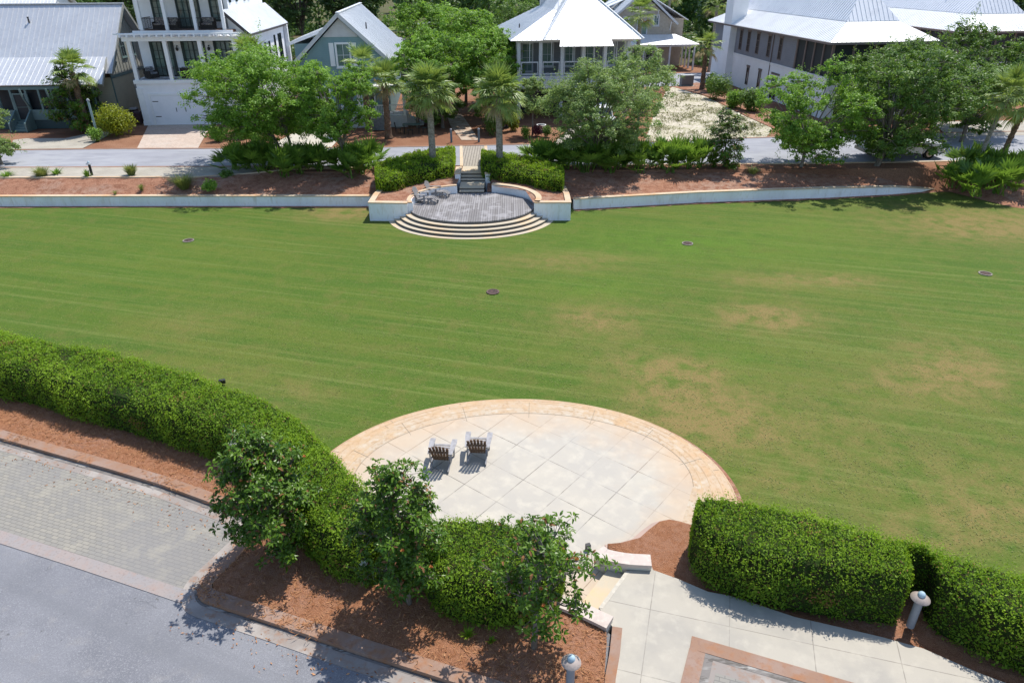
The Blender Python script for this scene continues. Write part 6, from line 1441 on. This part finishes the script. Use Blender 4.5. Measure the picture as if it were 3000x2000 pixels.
# picnic table set under the trees
c = thing('picnic_table', 'dark green table standing in shade by the left entrance palm', 'table', at_px(946, 306, ZT), .1); tg = M('green_table', (0.06,0.09,0.07), 0.6, 0.3)
part(c, 'top', tg, (-.75,.75,-.45,.45,.70,.75), bevel=.01)
for sx in (-1, 1):
    for sy in (-1, 1): part(c, 'leg', black_metal, (sx*.62-.03,sx*.62+.03,sy*.36-.03,sy*.36+.03,0,.70))
for i, (dx, dy, rz, lab) in enumerate(((-1.15,0,1.57,'dark metal chair left of the green table'),(1.15,.1,-1.57,'dark metal chair right of the green table'),(0,-.85,3.14,'dark metal chair on the road side of the green table'))):
    tx, ty, _ = at_px(946, 306, ZT)
    c = thing('metal_chair', lab, 'chair', (tx+dx, ty+dy, ZT), rz, 'chairs round the green table'); part(c, 'seat', black_metal, (-.22,.22,-.22,.22,.42,.45)); b = MB()
    for x in (-.20,-.07,.07,.20): b.bar((x,.21,.45), (x,.27,.88), .03, .02)
    b.bar((-.22,.275,.88), (.22,.275,.88), .03, .04); b.build('backrest', black_metal, c)
    for sx in (-1, 1):
        for sy in (-1, 1): part(c, 'leg', black_metal, (sx*.19-.015,sx*.19+.015,sy*.19-.015,sy*.19+.015,0,.42))
c = thing('covered_grill', 'barbecue under a pointed grey cover before the blue cottage railing', 'grill', at_px(866, 298, ZT), .1); b = MB(); b.add([(-.75,-.35,.0),(.75,-.35,.0),(.75,.35,0),(-.75,.35,0),(-.7,-.32,1.0),(.7,-.32,1.0),(.7,.32,1.0),(-.7,.32,1.0),(-.35,0,1.45),(.35,0,1.45)], [(0,1,5,4),(1,2,6,5),(2,3,7,6),(3,0,4,7),(4,5,9,8),(5,6,9),(6,7,8,9),(7,4,8)]); b.build('cover', M('grey_canvas', (0.22,0.23,0.25), 0.8, 0.2, [(4,(0.17,0.18,0.2),.45,.6)]), c); part(c, 'wheel_base', black_metal, (-.6,.6,-.25,.25,-.001,.02))
# fire pit / round table under the porch house
c = thing('round_table', 'round pale-topped table under the raised porch', 'table', at_px(1163, 292, ZT), 0); b = MB(); b.lathe([(0,.70),(.5,.70),(.5,.74),(0,.74)], 22); b.build('top', M('pale_teal_top', (0.30,0.45,0.45), 0.4), c); b = MB(); b.lathe([(.25,0),(.06,.06),(.05,.70)], 12); b.build('pedestal', black_metal, c)
# white planter
c = thing('planter', 'round white planter behind the maroon plant', 'planter', at_px(1243, 303, ZT), 0); b = MB(); b.lathe([(0,0),(.28,0),(.40,.55),(.42,.60),(.34,.60),(.32,.5),(0,.5)], 20); b.build('pot', white_paint, c, smooth=False); b = MB(); b.lathe([(.315,.515),(0,.53)], 20); b.build('soil', dark_bark, c)
# low white fence near the distant road
c = thing('picket_fence', 'low pale fence along the lane behind the blue cottage', 'fence', (-11.5, 96, ZT), 0); b = MB()
F_ = smooth_line([(0,0,0),(-2.2,12,0),(-6.5,26,0),(-13,40,0)], 40)
for a, b2 in zip(F_, F_[1:]):
    for z in (.35,.95): b.bar(a+Vector((0,0,z)), b2+Vector((0,0,z)), .05, .14)
    b.bar(a, a+Vector((0,0,1.2)), .12, .12, up=(0,1,0))
b.build('rails_and_posts', white_paint, c)

# --- vehicles
car_white = M('white_car_paint', (0.62,0.64,0.66), 0.28, 0.5); tyre_m = M('tyre', (0.02,0.02,0.02), 0.85, 0.2); rim_m = M('alloy', (0.42,0.40,0.38), 0.35, 0.5, metal=.6); lamp_red = M('tail_lamp', (0.30,0.02,0.02), 0.3); lamp_clear = M('head_lamp', (0.65,0.66,0.68), 0.15); tan_plastic = M('tan_bumper', (0.36,0.32,0.27), 0.6, 0.3)
def profile_body(prof, w, inset_=.0):
    b = MB(); n = len(prof)
    vs = [(x, -w/2, z) for x, z in prof]+[(x, w/2, z) for x, z in prof]
    b.add(vs, [tuple(range(n)), tuple(range(2*n-1, n-1, -1))]+[(i, n+i, n+(i+1) % n, (i+1) % n) for i in range(n)]); return b
def wheel(root, x, y, r, w=.24):
    s = 1 if y > 0 else -1
    t = MB(); t.tube([(x, y-w/2, r), (x, y+w/2, r)], r, 22); o = t.build('wheel', tyre_m, root)
    t = MB(); t.tube([(x, y+s*(w/2-.01), r), (x, y+s*(w/2+.012), r)], r*.60, 16)
    for k in range(5): a = k*1.2566; t.bar((x, y+s*(w/2+.02), r), (x+r*.55*math.cos(a), y+s*(w/2+.02), r+r*.55*math.sin(a)), .07, .02, up=(0,1,0))
    t.build('rim', rim_m, o)
tx, ty, _ = gp(2075, 366, ZT)
c = thing('pickup_truck', 'white pickup truck parked under the large dark oak', 'pickup truck', (tx, ty+.9, ZT), 0.04)
body = profile_body([(-2.75,.45),(-2.8,.95),(-2.78,1.18),(1.0,1.18),(1.25,1.22),(2.55,1.08),(2.78,.95),(2.8,.5),(2.2,.42),(-2.2,.42)], 1.9).build('body', car_white, c, bevel=.05)
b = profile_body([(-.95,1.181),(-.80,1.75),(-.70,1.82),(.55,1.82),(.72,1.76),(1.32,1.181)], 1.62); b.build('cab', car_white, c, bevel=.04)
for s in (-1, 1):
    for x0, x1, t0, t1 in ((-.80,.02,-.70,.02),(.10,1.10,.10,.66)):
        b = MB(); y = s*.815; b.add([(x0,y,1.22),(x1,y,1.22),(t1,y,1.72),(t0,y,1.72)], [(0,1,2,3)]); b.build('window', glass, c)
    b = MB(); b.add([(.62,s*.0-.72,1.77),(.62,s*.0+.72,1.77),(1.33,.76,1.21),(1.33,-.76,1.21)], [(0,1,2,3)])
    if s > 0: b.build('windscreen', glass, c)
    part(c, 'headlight', lamp_clear, (2.70,2.815,s*.72-.17,s*.72+.17,.78,.96)); part(c, 'tail_light', lamp_red, (-2.83,-2.76,s*.85-.07,s*.85+.07,.75,1.1))
    for x in (-1.75,1.75): wheel(c, x, s*.86, .39)
    for x in (-1.75,1.75):
        b = MB(); P = [(x+.50*math.cos(t), s*.955, .40+.50*math.sin(t)) for t in np.linspace(0, math.pi, 12)]
        for a, q in zip(P, P[1:]): b.bar(a, q, .05, .07, up=(0,1,0))
        b.build('wheel_arch', tan_plastic, c)
    part(c, 'side_step', black_metal, (-.9,1.1,s*.97-.05,s*.97+.05,.36,.42)); part(c, 'mirror', black_metal, (.95,1.12,s*1.03-.10,s*1.03+.10,1.22,1.38))
part(c, 'bed_floor', black_metal, (-2.65,-1.05,-.78,.78,1.181,1.19)); part(c, 'bumper', tan_plastic, (-2.92,-2.78,-.92,.92,.46,.66), (2.79,2.92,-.92,.92,.42,.64)); part(c, 'grille', black_metal, (2.77,2.82,-.5,.5,.70,.95))
tx, ty, _ = gp(1378, 288, ZT)
c = thing('parked_suv', 'white utility car in the drive beneath the screened porch', 'car', (tx+.1, ty, ZT), math.radians(-86))
profile_body([(-2.2,.42),(-2.25,.95),(2.1,.98),(2.22,.85),(2.25,.45),(1.8,.38),(-1.8,.38)], 1.82).build('body', car_white, c, bevel=.05)
profile_body([(-2.2,.955),(-1.95,1.62),(-1.7,1.70),(.35,1.70),(.55,1.62),(1.15,.985)], 1.55).build('cabin', car_white, c, bevel=.05)
for s in (-1, 1):
    b = MB(); b.add([(-1.85,s*.785,1.05),(.85,s*.785,1.05),(.45,s*.785,1.58),(-1.75,s*.785,1.58)], [(0,1,2,3)]); b.build('window', glass, c)
    part(c, 'headlight', lamp_clear, (2.16,2.262,s*.66-.16,s*.66+.16,.70,.86)); part(c, 'tail_light', lamp_red, (-2.27,-2.2,s*.78-.08,s*.78+.08,.7,.94))
    for x in (-1.4,1.4): wheel(c, x, s*.80, .35)
b = MB(); b.add([(.60,-.66,1.59),(.60,.66,1.59),(1.19,.72,1.0),(1.19,-.72,1.0)], [(0,1,2,3)]); b.build('windscreen', glass, c)
b = MB(); b.add([(-2.19,-.66,1.03),(-2.19,.66,1.03),(-1.99,.62,1.58),(-1.99,-.62,1.58)], [(0,1,2,3)]); b.build('rear_window', glass, c)
# low dark kerb lamp at the tip of the seat wall
c = thing('step_light', 'tiny dark step light on the inner tip of the curved cream wall', 'lamp', (1.93,13.42,ZP), .3); part(c, 'housing', black_metal, (-.06,.06,-.05,.05,0,.20)); part(c, 'lens', M('lens', (.4,.4,.38), .3), (-.05,.05,-.055,-.051,.1,.17))
